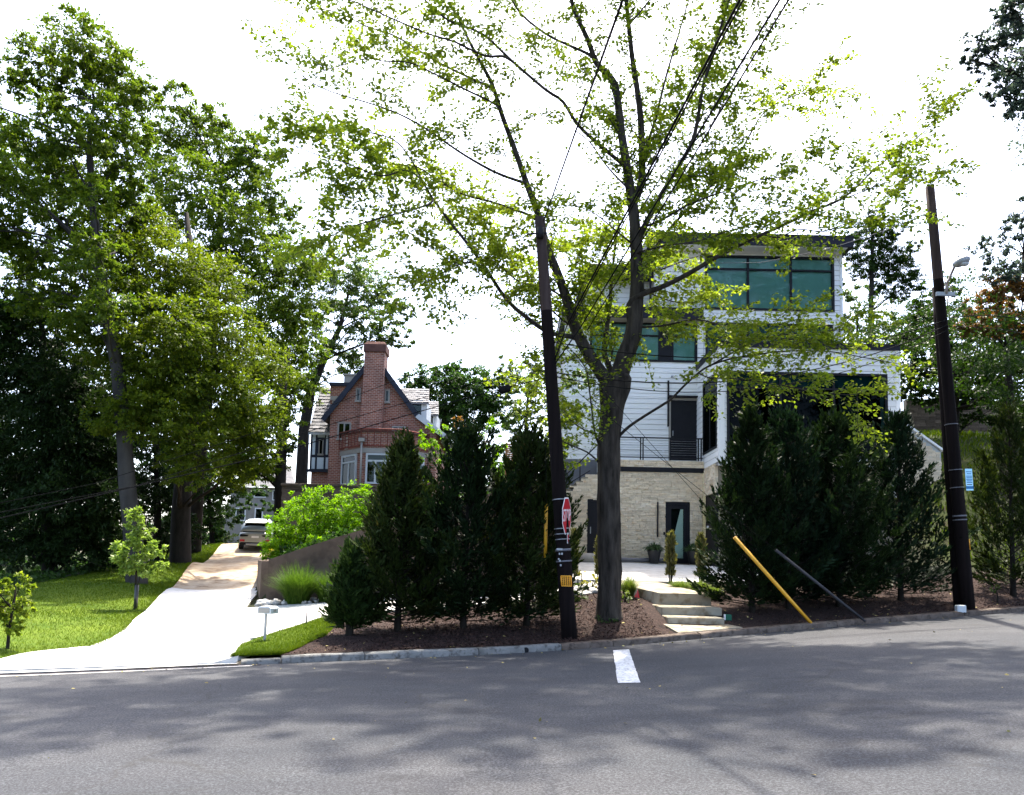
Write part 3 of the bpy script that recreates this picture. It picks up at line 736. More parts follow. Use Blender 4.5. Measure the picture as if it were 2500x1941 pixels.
# --- stone ground floor, door level
st = RC(1375, 1146, 1716, 1372, YS); sx0, sx1, sz0, sz1 = st
DL1 = RC(1434, 1219, 1500, 1366, YS); DL2 = RC(1625, 1227, 1684, 1376, YS)
xt = P(1465, 1157, YS).x                            # where the stair meets the wall
steps_px = [(1465,1159),(1435,1159),(1423,1168),(1408,1177),(1395,1187),(1380,1197)]
def stair_top(x):
    for i in range(len(steps_px) - 1):
        xa, xb = P(steps_px[i][0], 1170, YS).x, P(steps_px[i+1][0], 1170, YS).x
        if xb <= x <= xa: return P(steps_px[i+1][0], steps_px[i+1][1], YS).z
    return sz1 if x > xt else P(1380, 1197, YS).z
b = MB(); b.box(xt, sx1, YS + .06, YM, DL1[3] + .02, sz1 - .02); b.box(sx0 + .1, DL1[0], YS + .06, YM, sz0 - .5, P(1380,1197,YS).z - .05)
b.box(DL1[1], DL2[0], YS + .06, YM, sz0 - .5, DL1[3] + .02); b.box(DL2[1], sx1, YS + .06, YM, sz0 - .5, DL1[3] + .02); b.box(DL1[0], xt, YS + .06, YM, DL1[3] + .02, P(1380,1197,YS).z - .03)
b.box(DL2[0], DL2[1], YS + .06, YM, DL2[3], DL1[3] + .018) if DL2[3] < DL1[3] else None
b.build('stone_backing', M['grout'], house)
stones = []
def ledge(x0, x1, z0, z1, Yf, ok, rh=(.05, .085), lw=(.12, .36), rn=random.Random(11)):
    z = z0
    while z < z1 - .03:
        hgt = min(rn.uniform(*rh), z1 - z); x = x0 - rn.uniform(0, .3)
        while x < x1:
            L = rn.uniform(*lw); a, b_ = max(x, x0), min(x + L, x1)
            if b_ - a > .05:
                for (p, q) in ok(a, b_, z, z + hgt):
                    if q - p > .04: stones.append((p, q - .006, z, z + hgt - .006, Yf - rn.uniform(0, .03)))
            x += L
        z += hgt
def ok_front(a, b_, z0, z1):
    segs = [(a, b_)]; zc = (z0 + z1) / 2
    for D in (DL1, DL2):
        if zc < D[3]:
            ns = []
            for s0, s1 in segs:
                if D[1] <= s0 or D[0] >= s1: ns.append((s0, s1)); continue
                if D[0] > s0: ns.append((s0, D[0]))
                if D[1] < s1: ns.append((D[1], s1))
            segs = ns
    return [s for s in segs if zc < stair_top((s[0] + s[1]) / 2)]
ledge(sx0, sx1, sz0 - .3, sz1 - .08, YS, ok_front)
band = RC(1465, 1124, 1718, 1141, YS)
ledge(xt, sx1 + .03, band[2], band[3] - .0, YS - .04, lambda a, b_, z0, z1: [(a, b_)])
def put_stones(lst, parent, mat, depth=.09, limit=300):
    lst = sorted(lst, key=lambda s: -(s[1]-s[0]) * (s[3]-s[2]))
    rn = random.Random(5); rest = MB(); cache = {}
    for i, (x0, x1, z0, z1, y) in enumerate(lst):
        if i < limit:
            # shared unit stones, scaled
            k = i % 10
            if k not in cache:
                b = MB(); b.bbox(-.5, .5, 0, 1, -.5, .5, .06)
                b.v = [(v[0] + rn.uniform(-.02,.02), v[1] + rn.uniform(-.05,.05), v[2] + rn.uniform(-.05,.05)) for v in b.v]
                me = bpy.data.meshes.new('stone'); me.from_pydata(b.v, [], b.f); me.materials.append(mat); cache[k] = me
            o = bpy.data.objects.new('stone', cache[k]); COL.objects.link(o); o.parent = parent
            o.location = Vector(((x0+x1)/2, y, (z0+z1)/2)) - wloc(parent); o.scale = (x1-x0, depth, z1-z0)
        else: rest.bbox(x0, x1, y, y + depth, z0, z1, .006)
    if rest.v: rest.build('stone_facing', mat, parent, kind='stuff')
put_stones(stones, house, M['stone'])
# balcony: slab, metal drip edge, railing
B('balcony_floor', M['concrete'], house, xt, sx1, YS + .06, YM, sz1 - .018, band[3] + .01)
B('drip_edge', M['black'], house, xt, sx1 + .05, YS - .07, YS + .05, sz1 - .07, band[2] - .004)
rl = P(1720, 1070, YS - .02); rx1 = P(1716, 1100, YS).x; rz = rl.z; fz = band[3] + .012
b = MB(); b.box(xt - .05, rx1 + .02, YS - .02, YS + .03, rz - .045, rz); b.box(xt, rx1, YS - .012, YS + .022, fz + .08, fz + .115)
rail = b.build('railing', M['black'], house)
for px in (1466, 1564, 1570, 1636, 1705, 1712):
    x_ = P(px, 1095, YS).x; B('post', M['black'], rail, x_ - .022, x_ + .022, YS - .016, YS + .026, fz, rz - .045)
for k in range(1, 8):
    z_ = fz + .115 + (rz - .045 - fz - .115) * k / 8; b = MB(); b.tube([(xt, YS + .005, z_), (rx1, YS + .005, z_)], .006, 5); b.build('cable', M['metal'], rail)
# outside stair: treads, side panel, sloping rail
for i in range(1, len(steps_px) - 1):
    xa, xb = P(steps_px[i][0], 1170, YS).x, P(steps_px[i+1][0], 1170, YS).x; z_ = P(steps_px[i+1][0], steps_px[i+1][1], YS).z
    B('stair_tread', M['stepc'], house, xb - .02, xa, YS - .03, YM - .05, z_, z_ + .05)
gp = RC(1378, 1127, 1440, 1200, YM); B('base_panel', M['grey'], house, XL0, xt + .2, YM - .03, YM - .004, gp[2] - 1.2, ZB - .01)
a, c = P(1415, 1128, YS), P(1374, 1166, YS); a2, c2 = P(1440, 1157, YS), P(1376, 1196, YS)
b = MB(); b.tube([a, c], .022, 6); b.tube([P(1416,1127,YS), P(1416,1178,YS)], .02, 6); b.tube([P(1465,1080,YS) , P(1416,1127,YS)], .022, 6); b.tube([P(1376,1164,YS), P(1376,1200,YS)], .02, 6)
b.tube([a2 + Vector((0, 0, .12)), c2 + Vector((0, 0, .12))], .02, 6); b.build('stair_rail', M['black'], house)
# lower doors
def door(D, lite=None):
    d = MB(); f_ = .07
    d.box(D[0], D[0] + f_, YS - .02, YS + .1, D[2], D[3]); d.box(D[1] - f_, D[1], YS - .02, YS + .1, D[2], D[3]); d.box(D[0] + f_, D[1] - f_, YS - .02, YS + .1, D[3] - f_, D[3])
    d.box(D[0] + f_, D[1] - f_, YS + .02, YS + .1, D[2], D[2] + (.2 if lite else D[3] - D[2] - f_)) 
    if lite:
        d.box(D[0] + f_, D[0] + f_ + .14, YS + .02, YS + .1, D[2] + .2, D[3] - f_); d.box(D[1] - f_ - .14, D[1] - f_, YS + .02, YS + .1, D[2] + .2, D[3] - f_)
        d.box(D[0] + f_ + .14, D[1] - f_ - .14, YS + .02, YS + .1, D[3] - f_ - .16, D[3] - f_)
    o = d.build('door', M['black'], house)
    if lite:
        M['pglass'] = glassmat('pale_door_glass', (.82,.90,.87), ior=1.3)
        B('pane', M['pglass'], o, D[0] + f_ + .14, D[1] - f_ - .14, YS + .05, YS + .06, D[2] + .2, D[3] - f_ - .16)
        xm = (D[0] + D[1]) / 2; zt_ = D[3] - f_ - .17
        b = MB(); b.prism([(xm - .05, YS + .09, D[2] + .2), (D[1] - .23, YS + .09, D[2] + .2), (D[1] - .23, YS + .09, zt_), (xm + .12, YS + .09, zt_), (xm - .12, YS + .09, D[2] + 1.0)], (0, .02, 0)); b.build('blind', M['swhite'], o)  # slanted white sheet puts the pane's reflection into colour
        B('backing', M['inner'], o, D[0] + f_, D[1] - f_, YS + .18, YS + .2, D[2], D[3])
    B('handle', M['metal'], o, D[0] + .1, D[0] + .13, YS - .04, YS + .02, D[2] + .95, D[2] + 1.2)
    return o
door(DL1); door(DL2, True)
v_ = RC(1603.5, 1226, 1606.5, 1311, YS); B('wall_light', M['black'], house, v_[0], v_[1], YS - .09, YS - .03, v_[2], v_[3])
v_ = RC(1619, 1299, 1623, 1306, YS); B('door_bell', M['black'], house, v_[0], v_[1], YS - .06, YS - .03, v_[2], v_[3])
v_ = RC(1723, 1284, 1727, 1293, YS - .6); B('key_pad', M['swhite'], house, XS - .06, XS - .03, YS - .75, YS - .6, v_[2], v_[3])
# ground floor under the annex: stone side wall with the dark garage opening
gz = P(1719, 1212, YS).z; stones = []
ledge(28.2, YS - .02, gz, zb - .01, 0, lambda a, b_, z0, z1: [(a, b_)])
b = MB(); 
for (p, q, z0, z1, y) in stones: b.bbox(XS - .02 + y, XS + .1, p, q, z0, z1, .006)
b.build('stone_facing', M['stone'], house, kind='stuff')
b = MB(); b.box(XS + .04, XS + .1, 28.2, YS - .02, 1.6, gz - .005); o = b.build('garage_door', M['black'], house)
b = MB(); b.box(XS + .11, XA[1], 28.2, 28.4, 1.2, zb - .002); b.box(XA[1] - .2, XA[1], 28.4, YM + 4, 1.2, zb - .002); b.build('stone_backing', M['grout'], house)
B('annex_underside', M['trim'], house, XS + .01, XA[1] - .01, YA + .01, 28.19, zb - .1, zb - .003)

# wing wall at the house's right, with sloping coping
ww = thing('wing_wall', 'pale stone wing wall with a sloping coping at the right end of the white house', 'wall', (13.8, 26.5, 2))
p1, p2, p3, p4, p5 = P(2190, 1025, 26.6), P(2240, 1060, 26.6), P(2297, 1103, 26.6), P(2297, 1168, 26.6), P(2190, 1215, 26.6)
b = MB(); b.prism([(p.x, 26.6, p.z) for p in (p1, p2, p3, p4, p5)][::-1], (0, .42, 0)); b.build('wall_core', M['wtrim'], ww)
stones = []; top = lambda x: np.interp(x, [p1.x, p2.x, p3.x], [p1.z, p2.z, p3.z])
ledge(p1.x, p3.x, p5.z, p2.z + .3, 26.58, lambda a, b_, z0, z1: [(a, b_)] if z1 < top(b_) - .02 and z0 > np.interp(b_, [p5.x, p4.x], [p5.z, p4.z]) - .05 else [])
put_stones(stones, ww, M['stone'], .05)
b = MB(); b.prism([(p1.x, 26.5, p1.z), (p3.x + .05, 26.5, p3.z), (p3.x + .05, 26.5, p3.z + .08), (p1.x, 26.5, p1.z + .08)], (0, .6, 0)); b.build('coping', M['swhite'], ww)

# ================================================================ steps and path to the terrace
fs = thing('front_steps', 'three broad concrete steps from the kerb up to the white house path', 'steps', (6.0, 18.2, .3))
def step_px(l, r, yt, Yf, z_back, name, drop, bl=None, br=None):
    pass
pad = [P(1651,1556,16.95), P(1804,1546,17.35), P(1762,1526,18.0), P(1634,1522,17.9)]
def slab_poly(pts, z, th, name, mat, parent):
    b = MB(); b.prism([(p[0], p[1], z - th) for p in pts][::-1], (0, 0, th))
    return b.build(name, mat, parent)
kz = lambda x, y: ky(x)
padp = [(3.52, ky(3.52)+.1), (5.0, ky(5.0)+.1), (4.75, 18.32), (3.38, 18.2)]
pz_ = lambda px, py, Y: P(px, py, Y).z
b = MB(); q_ = []
for (x_, y_) in padp: q_.append((x_, y_, float(ZR(x_)) + .145 if y_ < 17.9 else .45))
b.poly(q_[::1]); b.poly([(p[0], p[1], p[2] - .2) for p in q_][::-1])
for i in range(4):
    j = (i + 1) % 4; b.poly([(q_[j][0], q_[j][1], q_[j][2] - .2), q_[j], q_[i], (q_[i][0], q_[i][1], q_[i][2] - .2)][::-1])
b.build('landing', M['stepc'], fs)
def step(lx, rx, ytop, Yf, back, zlow, name='step'):
    a, c = P(lx, ytop, Yf), P(rx, ytop + 7, Yf); z = (a.z + c.z) / 2
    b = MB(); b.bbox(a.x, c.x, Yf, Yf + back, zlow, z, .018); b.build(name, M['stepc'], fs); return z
s1 = step(1630, 1769, 1504, 18.0, 1.6, .2); s2 = step(1615, 1763, 1479, 18.75, 1.9, .2); 
# upper landing runs on as the path, bending left to the terrace
s3y = 19.75; a = P(1611, 1448, s3y); c = P(1736, 1451, s3y); s3 = a.z
path = [(a.x, s3y), (c.x, s3y), (4.75, 20.6), (4.3, 23.66), (2.85, 23.66), (3.15, 21.8), (a.x - .12, 20.3)]
b = MB(); top_ = [(x_, y_, s3 + max(0, (y_ - 19.75)) * (1.275 - s3) / 3.91) for x_, y_ in path]
b.poly(top_); 
for i in range(len(top_)):
    j = (i + 1) % len(top_); p, q = top_[j], top_[i]; b.poly([p, q, (q[0], q[1], q[2] - .34), (p[0], p[1], p[2] - .34)])
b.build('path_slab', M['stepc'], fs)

# ================================================================ retaining walls
rw = thing('retaining_wall', 'grey brown rendered retaining wall with a sloping top below the bright green shrub', 'wall', (-3, WALLY, .5))
b = MB(); tops = [(656,1366),(740,1338),(850,1303),(1000,1258),(1210,1200),(1330,1172)]
pts = [P(x_, y_, WALLY - .12) for x_, y_ in tops]
xs_ = [p.x for p in pts]; zs_ = [p.z for p in pts]; xs_[-1] = 1.35
for i in range(len(xs_) - 1):
    b.prism([(xs_[i], WALLY - .12, -.2), (xs_[i+1], WALLY - .12, -.2), (xs_[i+1], WALLY - .12, zs_[i+1]), (xs_[i], WALLY - .12, zs_[i])], (0, .34, 0)) if i else b.prism([(xs_[0] - .05, WALLY - .12, -.2), (xs_[1], WALLY - .12, -.2), (xs_[1], WALLY - .12, zs_[1]), (xs_[0], WALLY - .12, zs_[0])], (0, .34, 0))
b.build('wall_face', M['retain'], rw)
b = MB(); 
for i in range(len(DR_R) - 1):
    (xa, ya), (xb, yb) = DR_R[i], DR_R[i+1]
    if ya < 24 or ya >= 41: continue
    ya = max(ya, 24.23); zt_ = 1.62
    b.prism([(xa + .02, ya, -.1), (xb + .02, yb, -.1), (xb + .02, yb, zt_ + .12 * (yb - 24) / 17), (xa + .02, ya, zt_ + .12 * (ya - 24) / 17)][::-1], (.75, 0, 0))
b.build('wall_return', M['retain'], rw)
b = MB(); b.box(1.08, 1.4, WALLY + .23, YS + .1, .3, zs_[-1] + .5); b.build('wall_return', M['retain'], rw)
# stone terrace wall below the brick house
YW = 43.0
sw_ = thing('stone_terrace_wall', 'rough brown stone terrace wall in front of the brick house', 'wall', (-8, YW, 3))
wz = RC(687, 1183, 1010, 1250, YW); x0, x1, z1 = wz[0], wz[1] , wz[3]
B('wall_core', M['grout'], sw_, x0 + .05, x1, YW + .06, YW + .5, 1.5, z1 - .03)
stones = []
ledge(x0, x1, z1 - 3.4, z1 - .12, YW, lambda a, b_, z0, z_: [(a, b_)], rh=(.13, .24), lw=(.35, .95)); put_stones(stones, sw_, M['ledge'], .1)
b = MB(); x = x0 - .05
while x < x1: b.bbox(x, min(x + 1.1, x1), YW - .06, YW + .55, z1 - .115, z1, .015); x += 1.115
b.build('coping', M['ledge'], sw_)

# ================================================================ brick house
YB = 46.0
bh = thing('brick_house', 'red brick gabled house with a tall brick chimney and slate roofs above the drive', 'house', (-9, YB, 5.8))
G = lambda px, py, Y=YB: P(px, py, Y)
Lx, Rx = RC(803, 1010, 1012, 1180, YB)[:2]; zE = G(803, 1010).z; zR = G(1012, 1013).z; ap = G(915, 877); zB0 = G(800, 1190).z - .4
apx = ap.x; zA = ap.z
b = MB(); b.prism([(Lx, YB, zB0), (Rx, YB, zB0), (Rx, YB, zR), (apx, YB, zA), (Lx, YB, zE)], (0, 12, 0)); b.build('wall', M['brick'], bh)
# roof slopes with dark verge boards, overhanging
def slope(x0, z0, x1, z1, y0, y1, th=.16):
    b = MB(); d = Vector((x1 - x0, 0, z1 - z0)).normalized(); n = Vector((-d.z, 0, d.x)); n = n if n.z > 0 else -n
    q = [Vector((x0, y0, z0)), Vector((x1, y0, z1)), Vector((x1, y0, z1)) + n * th, Vector((x0, y0, z0)) + n * th]
    b.prism(q, (0, y1 - y0, 0)); return b
fx, fz_ = G(1063, 1059).x + .55, G(1063, 1059).z - .2
slope(Lx - .35, zE - .45, apx, zA + .05, YB - .25, YB + 12).build('roof', M['slate'], bh)
slope(apx, zA + .05, Rx + .1, zR - .1, YB - .25, YB + 12).build('roof', M['slate'], bh)
slope(Rx + .1, zR - .1, fx, fz_, YB - .25, YB + 12).build('roof', M['slate'], bh)
for (x0_, z0_, x1_, z1_, mm) in ((Lx - .35, zE - .45, apx, zA + .05, 'timber'), (apx, zA + .05, Rx + .1, zR - .1, 'timber'), (Rx + .1, zR - .1, fx, fz_, 'wtrim')):
    d = Vector((x1_ - x0_, 0, z1_ - z0_)).normalized(); n = Vector((-d.z, 0, d.x)); n = n if n.z > 0 else -n
    b = MB(); b.prism([Vector((x0_, YB - .33, z0_)) - n * .12, Vector((x1_, YB - .33, z1_)) - n * .12, Vector((x1_, YB - .33, z1_)) + n * .17, Vector((x0_, YB - .33, z0_)) + n * .17], (0, .075, 0)); b.build('verge_board', M[mm], bh)
# lower wall filling under the flared eave on the right
b = MB(); b.prism([(Rx, YB + .02, zB0), (fx - .5, YB + .02, zB0), (fx - .5, YB + .02, fz_ + .3), (Rx, YB + .02, zR - .2)], (0, 11.9, 0)); b.build('wall', M['brick'], bh)
# chimney
c0 = RC(884, 840, 937, 1060, YB - .6); ct = G(900, 833, YB - .6).z
b = MB(); b.prism([(c0[0] - .12, YB - .6, zB0 + 3), (c0[1] - .1, YB - .6, zB0 + 3), (c0[1] - .02, YB - .6, c0[3] - 3), (c0[1] - .02, YB - .6, c0[3] - .45), (c0[0] + .08, YB - .6, c0[3] - .45), (c0[0] + .02, YB - .6, c0[3] - 3)], (0, 1.2, 0))
ch = b.build('chimney', M['brick'], bh)
b = MB(); b.bbox(c0[0] + .0, c0[1] + .06, YB - .68, YB + .68, c0[3] - .449, ct - .12, .05); b.bbox(c0[0] + .06, c0[1] + .0, YB - .6, YB + .6, ct - .119, ct, .08); b.build('chimney_cap', M['capb'], ch)
def casement(x0, y0, x1, y1, Y, nv=0, nh=0, fr=.09, mat='trim', glass='cglass', prj=.06):
    r = RC(x0, y0, x1, y1, Y); b = MB(); X0, X1, Z0, Z1 = r
    b.box(X0, X1, Y - prj, Y - .003, Z1 - fr, Z1); b.box(X0 - .04, X1 + .04, Y - prj - .04, Y - .003, Z0 - .03, Z0 + fr); b.box(X0, X0 + fr, Y - prj, Y - .003, Z0 + fr, Z1 - fr); b.box(X1 - fr, X1, Y - prj, Y - .003, Z0 + fr, Z1 - fr)
    for k in range(nv):
        x = X0 + (X1 - X0) * (k + 1) / (nv + 1); b.box(x - fr*.45, x + fr*.45, Y - prj + .01, Y - .003, Z0 + fr, Z1 - fr)
    if nh: z = Z0 + (Z1 - Z0) * nh; b.box(X0 + fr, X1 - fr, Y - prj + .015, Y - .003, z - .035, z + .035)
    o = b.build('window', M[mat], bh)
    B('pane', M[glass], o, X0 + fr, X1 - fr, Y - .03, Y - .022, Z0 + fr, Z1 - fr); B('blind', M['inner'], o, X0 + fr, X1 - fr, Y - .008, Y - .0035, Z0 + fr, Z1 - fr)  # near-black sheet stands for the dark room behind the casement
    return o
casement(869, 947, 881, 981, YB); casement(939, 951, 952, 984, YB)
casement(824, 1031, 857, 1074, YB, 1); casement(957, 1040, 990, 1056, YB, 1)
# bow with brick parapet, lintel and windows
YW2 = YB - 1.7
bc = [(RC(832,1050,833,1100,YB)[0], YB), (G(884,1090,YW2).x, YW2), (G(975,1090,YW2).x, YW2), (G(1045,1090,YB).x, YB)]
zp1 = G(884, 1050, YW2).z; zp0 = G(884, 1093, YW2).z; zl0 = G(884, 1105, YW2).z
def bow(z0, z1, out, name, mat):
    b = MB(); cx = sum(p[0] for p in bc) / 4
    pts = [(p[0] + (out if p[0] > cx else -out) * .6, p[1] - (out if p[1] < YB - .1 else 0), z0) for p in bc]
    b.prism(pts[::-1] if False else pts, (0, 0, z1 - z0)); return b.build(name, mat, bh)
bow(zp0, zp1 - .1, 0, 'bow_parapet', M['brick']); bow(zp1 - .099, zp1, .06, 'bow_coping', M['capb'])
bow(zl0, zp0 - .002, .05, 'bow_lintel', M['trim']); bow(zB0, zl0 - .002, -.02, 'bow_wall', M['brick'])
# rust-red railing that stands before the bow parapet
rb = MB(); ppts = [Vector((p[0] + (.1 if p[0] > G(930,1090,YB).x else -.1) * .6, p[1] - .1, 0)) for p in bc]
rb.tube([p + Vector((0, 0, zp1 + .06)) for p in ppts], .045, 6); rb.tube([p + Vector((0, 0, zp0 + .12)) for p in ppts], .03, 6)
M['rust'] = pmat('rust_red_rail', (.14,.035,.028), (.2,.06,.045), 4, .7); brail = rb.build('railing', M['rust'], bh)
for p, q in zip(ppts[:-1], ppts[1:]):
    n_ = max(2, int((q - p).length / .33))
    for i in range(n_ + 1):
        v = p.lerp(q, i / n_); bb = MB(); bb.tube([v + Vector((0, 0, zp0 + .12)), v + Vector((0, 0, zp1 + .06))], .022, 5, caps=False); bb.build('baluster', M['rust'], brail)
# windows in the bow facets
def facet_window(p, q, u0, u1, z0, z1, nv):
    a = Vector((p[0], p[1], 0)); c = Vector((q[0], q[1], 0)); d = (c - a); L = d.length; d.normalize(); n = Vector((d.y, -d.x, 0)); n = n if n.y < 0 else -n
    Mx = Matrix.Translation(a + n * .03) @ Matrix(((d.x, -n.x, 0, 0), (d.y, -n.y, 0, 0), (0, 0, 1, 0), (0, 0, 0, 1)))
    x0, x1 = L * u0, L * u1; b = MB(); fr = .1
    b.box(x0, x1, -.06, .04, z1 - fr, z1, Mx); b.box(x0, x1, -.08, .04, z0, z0 + fr, Mx); b.box(x0, x0 + fr, -.06, .04, z0 + fr, z1 - fr, Mx); b.box(x1 - fr, x1, -.06, .04, z0 + fr, z1 - fr, Mx)
    zt_ = z1 - .42; b.box(x0 + fr, x1 - fr, -.05, .04, zt_ - .05, zt_ + .05, Mx)
    for k in range(nv): x = x0 + (x1 - x0) * (k + 1) / (nv + 1); b.box(x - .05, x + .05, -.045, .04, z0 + fr, zt_ - .05, Mx)
    o = b.build('window', M['wtrim'], bh)
    b = MB(); b.box(x0 + fr, x1 - fr, .0, .006, z0 + fr, z1 - fr, Mx); b.build('pane', M['cglass'], o)
    b = MB(); b.box(x0 + fr, x1 - fr, .02, .03, z0 + fr, z1 - fr, Mx); b.build('blind', M['inner'], o)  # dark room behind the bow glass, painted as a flat sheet
wz1 = zl0 - .03; wz0 = G(884, 1181, YW2).z
facet_window(bc[0], bc[1], .12, .8, wz0, wz1, 1); facet_window(bc[1], bc[2], .12, .9, wz0, wz1, 2); facet_window(bc[2], bc[3], .15, .85, wz0, wz1, 1)
# downpipe with hopper on the bow
p = G(883, 1078, YW2 - .12); q = G(883, 1200, YW2 - .12)
b = MB(); b.tube([(p.x, p.y, p.z), (p.x, p.y, q.z)], .06, 6); b.box(p.x - .16, p.x + .16, p.y - .12, p.y + .1, p.z, p.z + .2); b.build('downpipe', M['trim'], bh)
# left wing: slate roof sloping towards the camera, half-timbered wall, brick base
YT = YB + 1.2
tw = RC(757, 1056, 804, 1150, YT); 
B('wing_wall', M['timber'], bh, tw[0], Lx + .02, YT, YT + 6, tw[2], tw[3])
base = RC(760, 1150, 803, 1190, YT); B('wing_base', M['brick'], bh, tw[0] + .1, Lx + .02, YT + .08, YT + 6, zB0, tw[2])
for (a0, b0, a1, b1) in ((763,1058,770,1110),(776,1058,794,1068),(761,1117,769,1145),(774,1117,790,1145),(796,1058,801,1110),(795,1117,801,1145)):
    r = RC(a0, b0, a1, b1, YT); B('panel', M['panel'], bh, r[0], r[1], YT - .03, YT - .002, r[2], r[3])
casement(778, 1073, 790, 1111, YT, fr=.07); r = RC(755,1146,804,1153,YT); B('sill_beam', M['timber'], bh, tw[0] - .15, Lx, YT - .12, YT, r[2], r[3])
b = MB(); e0 = G(753, 1055, YT - .3); e1 = G(805, 1057, YT - .3); t0 = G(783, 946, YT + 3.2); t1 = G(808, 946, YT + 3.2)
wr = MB(); qd = [Vector((e0.x, YT - .3, e0.z)), Vector((Lx, YT - .3, e0.z)), Vector((Lx, YT + 3.2, t0.z)), Vector((t0.x, YT + 3.2, t0.z))]
wr.prism(qd, (0, 0, -.15)); wing = wr.build('wing_roof', M['gap'], bh)
# individual slates on the wing roof
rn = random.Random(21); rows = 18; cnt = 0
def slate_field(q, rows, wd, parent, th=.03, pr=.012):
    """q: eave-left, eave-right, top-right, top-left"""
    nrm = (q[1] - q[0]).cross(q[3] - q[0]).normalized()
    for r in range(rows):
        v0, v1 = r / rows, (r + 1.25) / rows; v1 = min(v1, 1)
        A0, B0 = q[0].lerp(q[3], v0), q[1].lerp(q[2], v0); A1, B1 = q[0].lerp(q[3], v1), q[1].lerp(q[2], v1)
        n = max(1, round((B0 - A0).length / wd)); sh = .5 * (r % 2)
        for i in range(n + (1 if sh else 0)):
            u0, u1 = max(0, (i - sh) / n), min(1, (i + 1 - sh) / n)
            if u1 - u0 < .1 / n: continue
            u0 += .006; u1 -= .006; t_ = th * rn.uniform(.8, 1.7)
            b = MB(); a, c, d, e = A0.lerp(B0, u0), A0.lerp(B0, u1), A1.lerp(B1, u1), A1.lerp(B1, u0)
            up_ = nrm * (t_ + pr); lo = nrm * pr * .3
            b.v = [tuple(p) for p in (a + nrm*.004, c + nrm*.004, d + nrm*.001, e + nrm*.001, a + up_, c + up_, d + lo, e + lo)]
            for f_ in ((4,5,6,7),(0,1,5,4),(1,2,6,5),(3,0,4,7)): b.face(f_)
            b.build('slate', M['slate'], parent)
slate_field([v + Vector((0, 0, .002)) for v in qd], 14, .33, wing)
# brick dormer with flat roof and beige chimney behind the left slope
dm = RC(806, 943, 866, 990, YB + 3); B('dormer_wall', M['brick'], bh, dm[0], dm[1], YB + 3, YB + 6, dm[2] - 1.2, dm[3])
dt = RC(804, 937, 868, 944, YB + 2.8); B('dormer_roof', M['timber'], bh, dt[0], dt[1], YB + 2.8, YB + 6.2, dm[3], dm[3] + .2)
db = RC(806, 967, 836, 977, YB + 2.97); B('dormer_band', M['trim'], bh, db[0], db[1], YB + 2.94, YB + 2.999, db[2], db[3]); casement(812, 977, 832, 990, YB + 3, fr=.06)
bc_ = RC(840, 913, 867, 936, YB + 5); b = MB(); b.box(bc_[0], bc_[1], YB + 5, YB + 6, dm[3] + .2, bc_[3] - .1); b.box(bc_[0] - .08, bc_[1] + .08, YB + 4.92, YB + 6.08, bc_[3] - .1, bc_[3]); b.build('chimney', M['trim'], bh, label='beige rendered chimney')
# dormers on the right slope, with slate roofs and white cheeks
def dormer(pxl, pyt, pxr, pyb, Y, wpx):
    r = RC(pxl, pyt, pxr, pyb, Y); z1 = r[3]; z0 = r[2]
    xin = apx + (z1 - zA) * (Rx - apx) / (zR - zA)
    b = MB(); b.box(r[0], r[1], Y, Y + 2.6, z0, z1 - .9); body = b.build('dormer', M['wtrim'], bh)
    w0, w1, v0, v1 = RC(*wpx, Y); b = MB()
    fr = .07
    b.box(w0, w1, Y - .05, Y - .003, v1 - fr, v1); b.box(w0, w1, Y - .05, Y - .003, v0, v0 + fr); b.box(w0, w0 + fr, Y - .05, Y - .003, v0 + fr, v1 - fr); b.box(w1 - fr, w1, Y - .05, Y - .003, v0 + fr, v1 - fr)
    b.build('window_frame', M['wtrim'], body)
    B('pane', M['cglass'], body, w0 + fr, w1 - fr, Y - .03, Y - .02, v0 + fr, v1 - fr)
    B('blind', M['inner'], body, w0 + fr, w1 - fr, Y - .012, Y - .004, v0 + fr, v1 - fr)  # dark sheet in place of the dormer's unlit room
    rf = MB(); q = [Vector((r[0] - 1.2, Y - .2, z1 - 1.0)), Vector((r[1] + .15, Y - .2, z1 - 1.0)), Vector((r[1] - .05, Y + 1.6, z1 + .25)), Vector((r[0] - 1.2, Y + 1.6, z1 + .25))]
    rf.prism(q, (0, 0, -.1)); ro = rf.build('dormer_roof', M['slate'], bh)
    slate_field([v + Vector((0, 0, .002)) for v in q], 7, .36, ro)
dormer(990, 945, 1042, 1035, YB + 2.5, (1003, 978, 1032, 1016)); dormer(1030, 977, 1066, 1050, YB + 6.5, (1044, 1008, 1060, 1042))

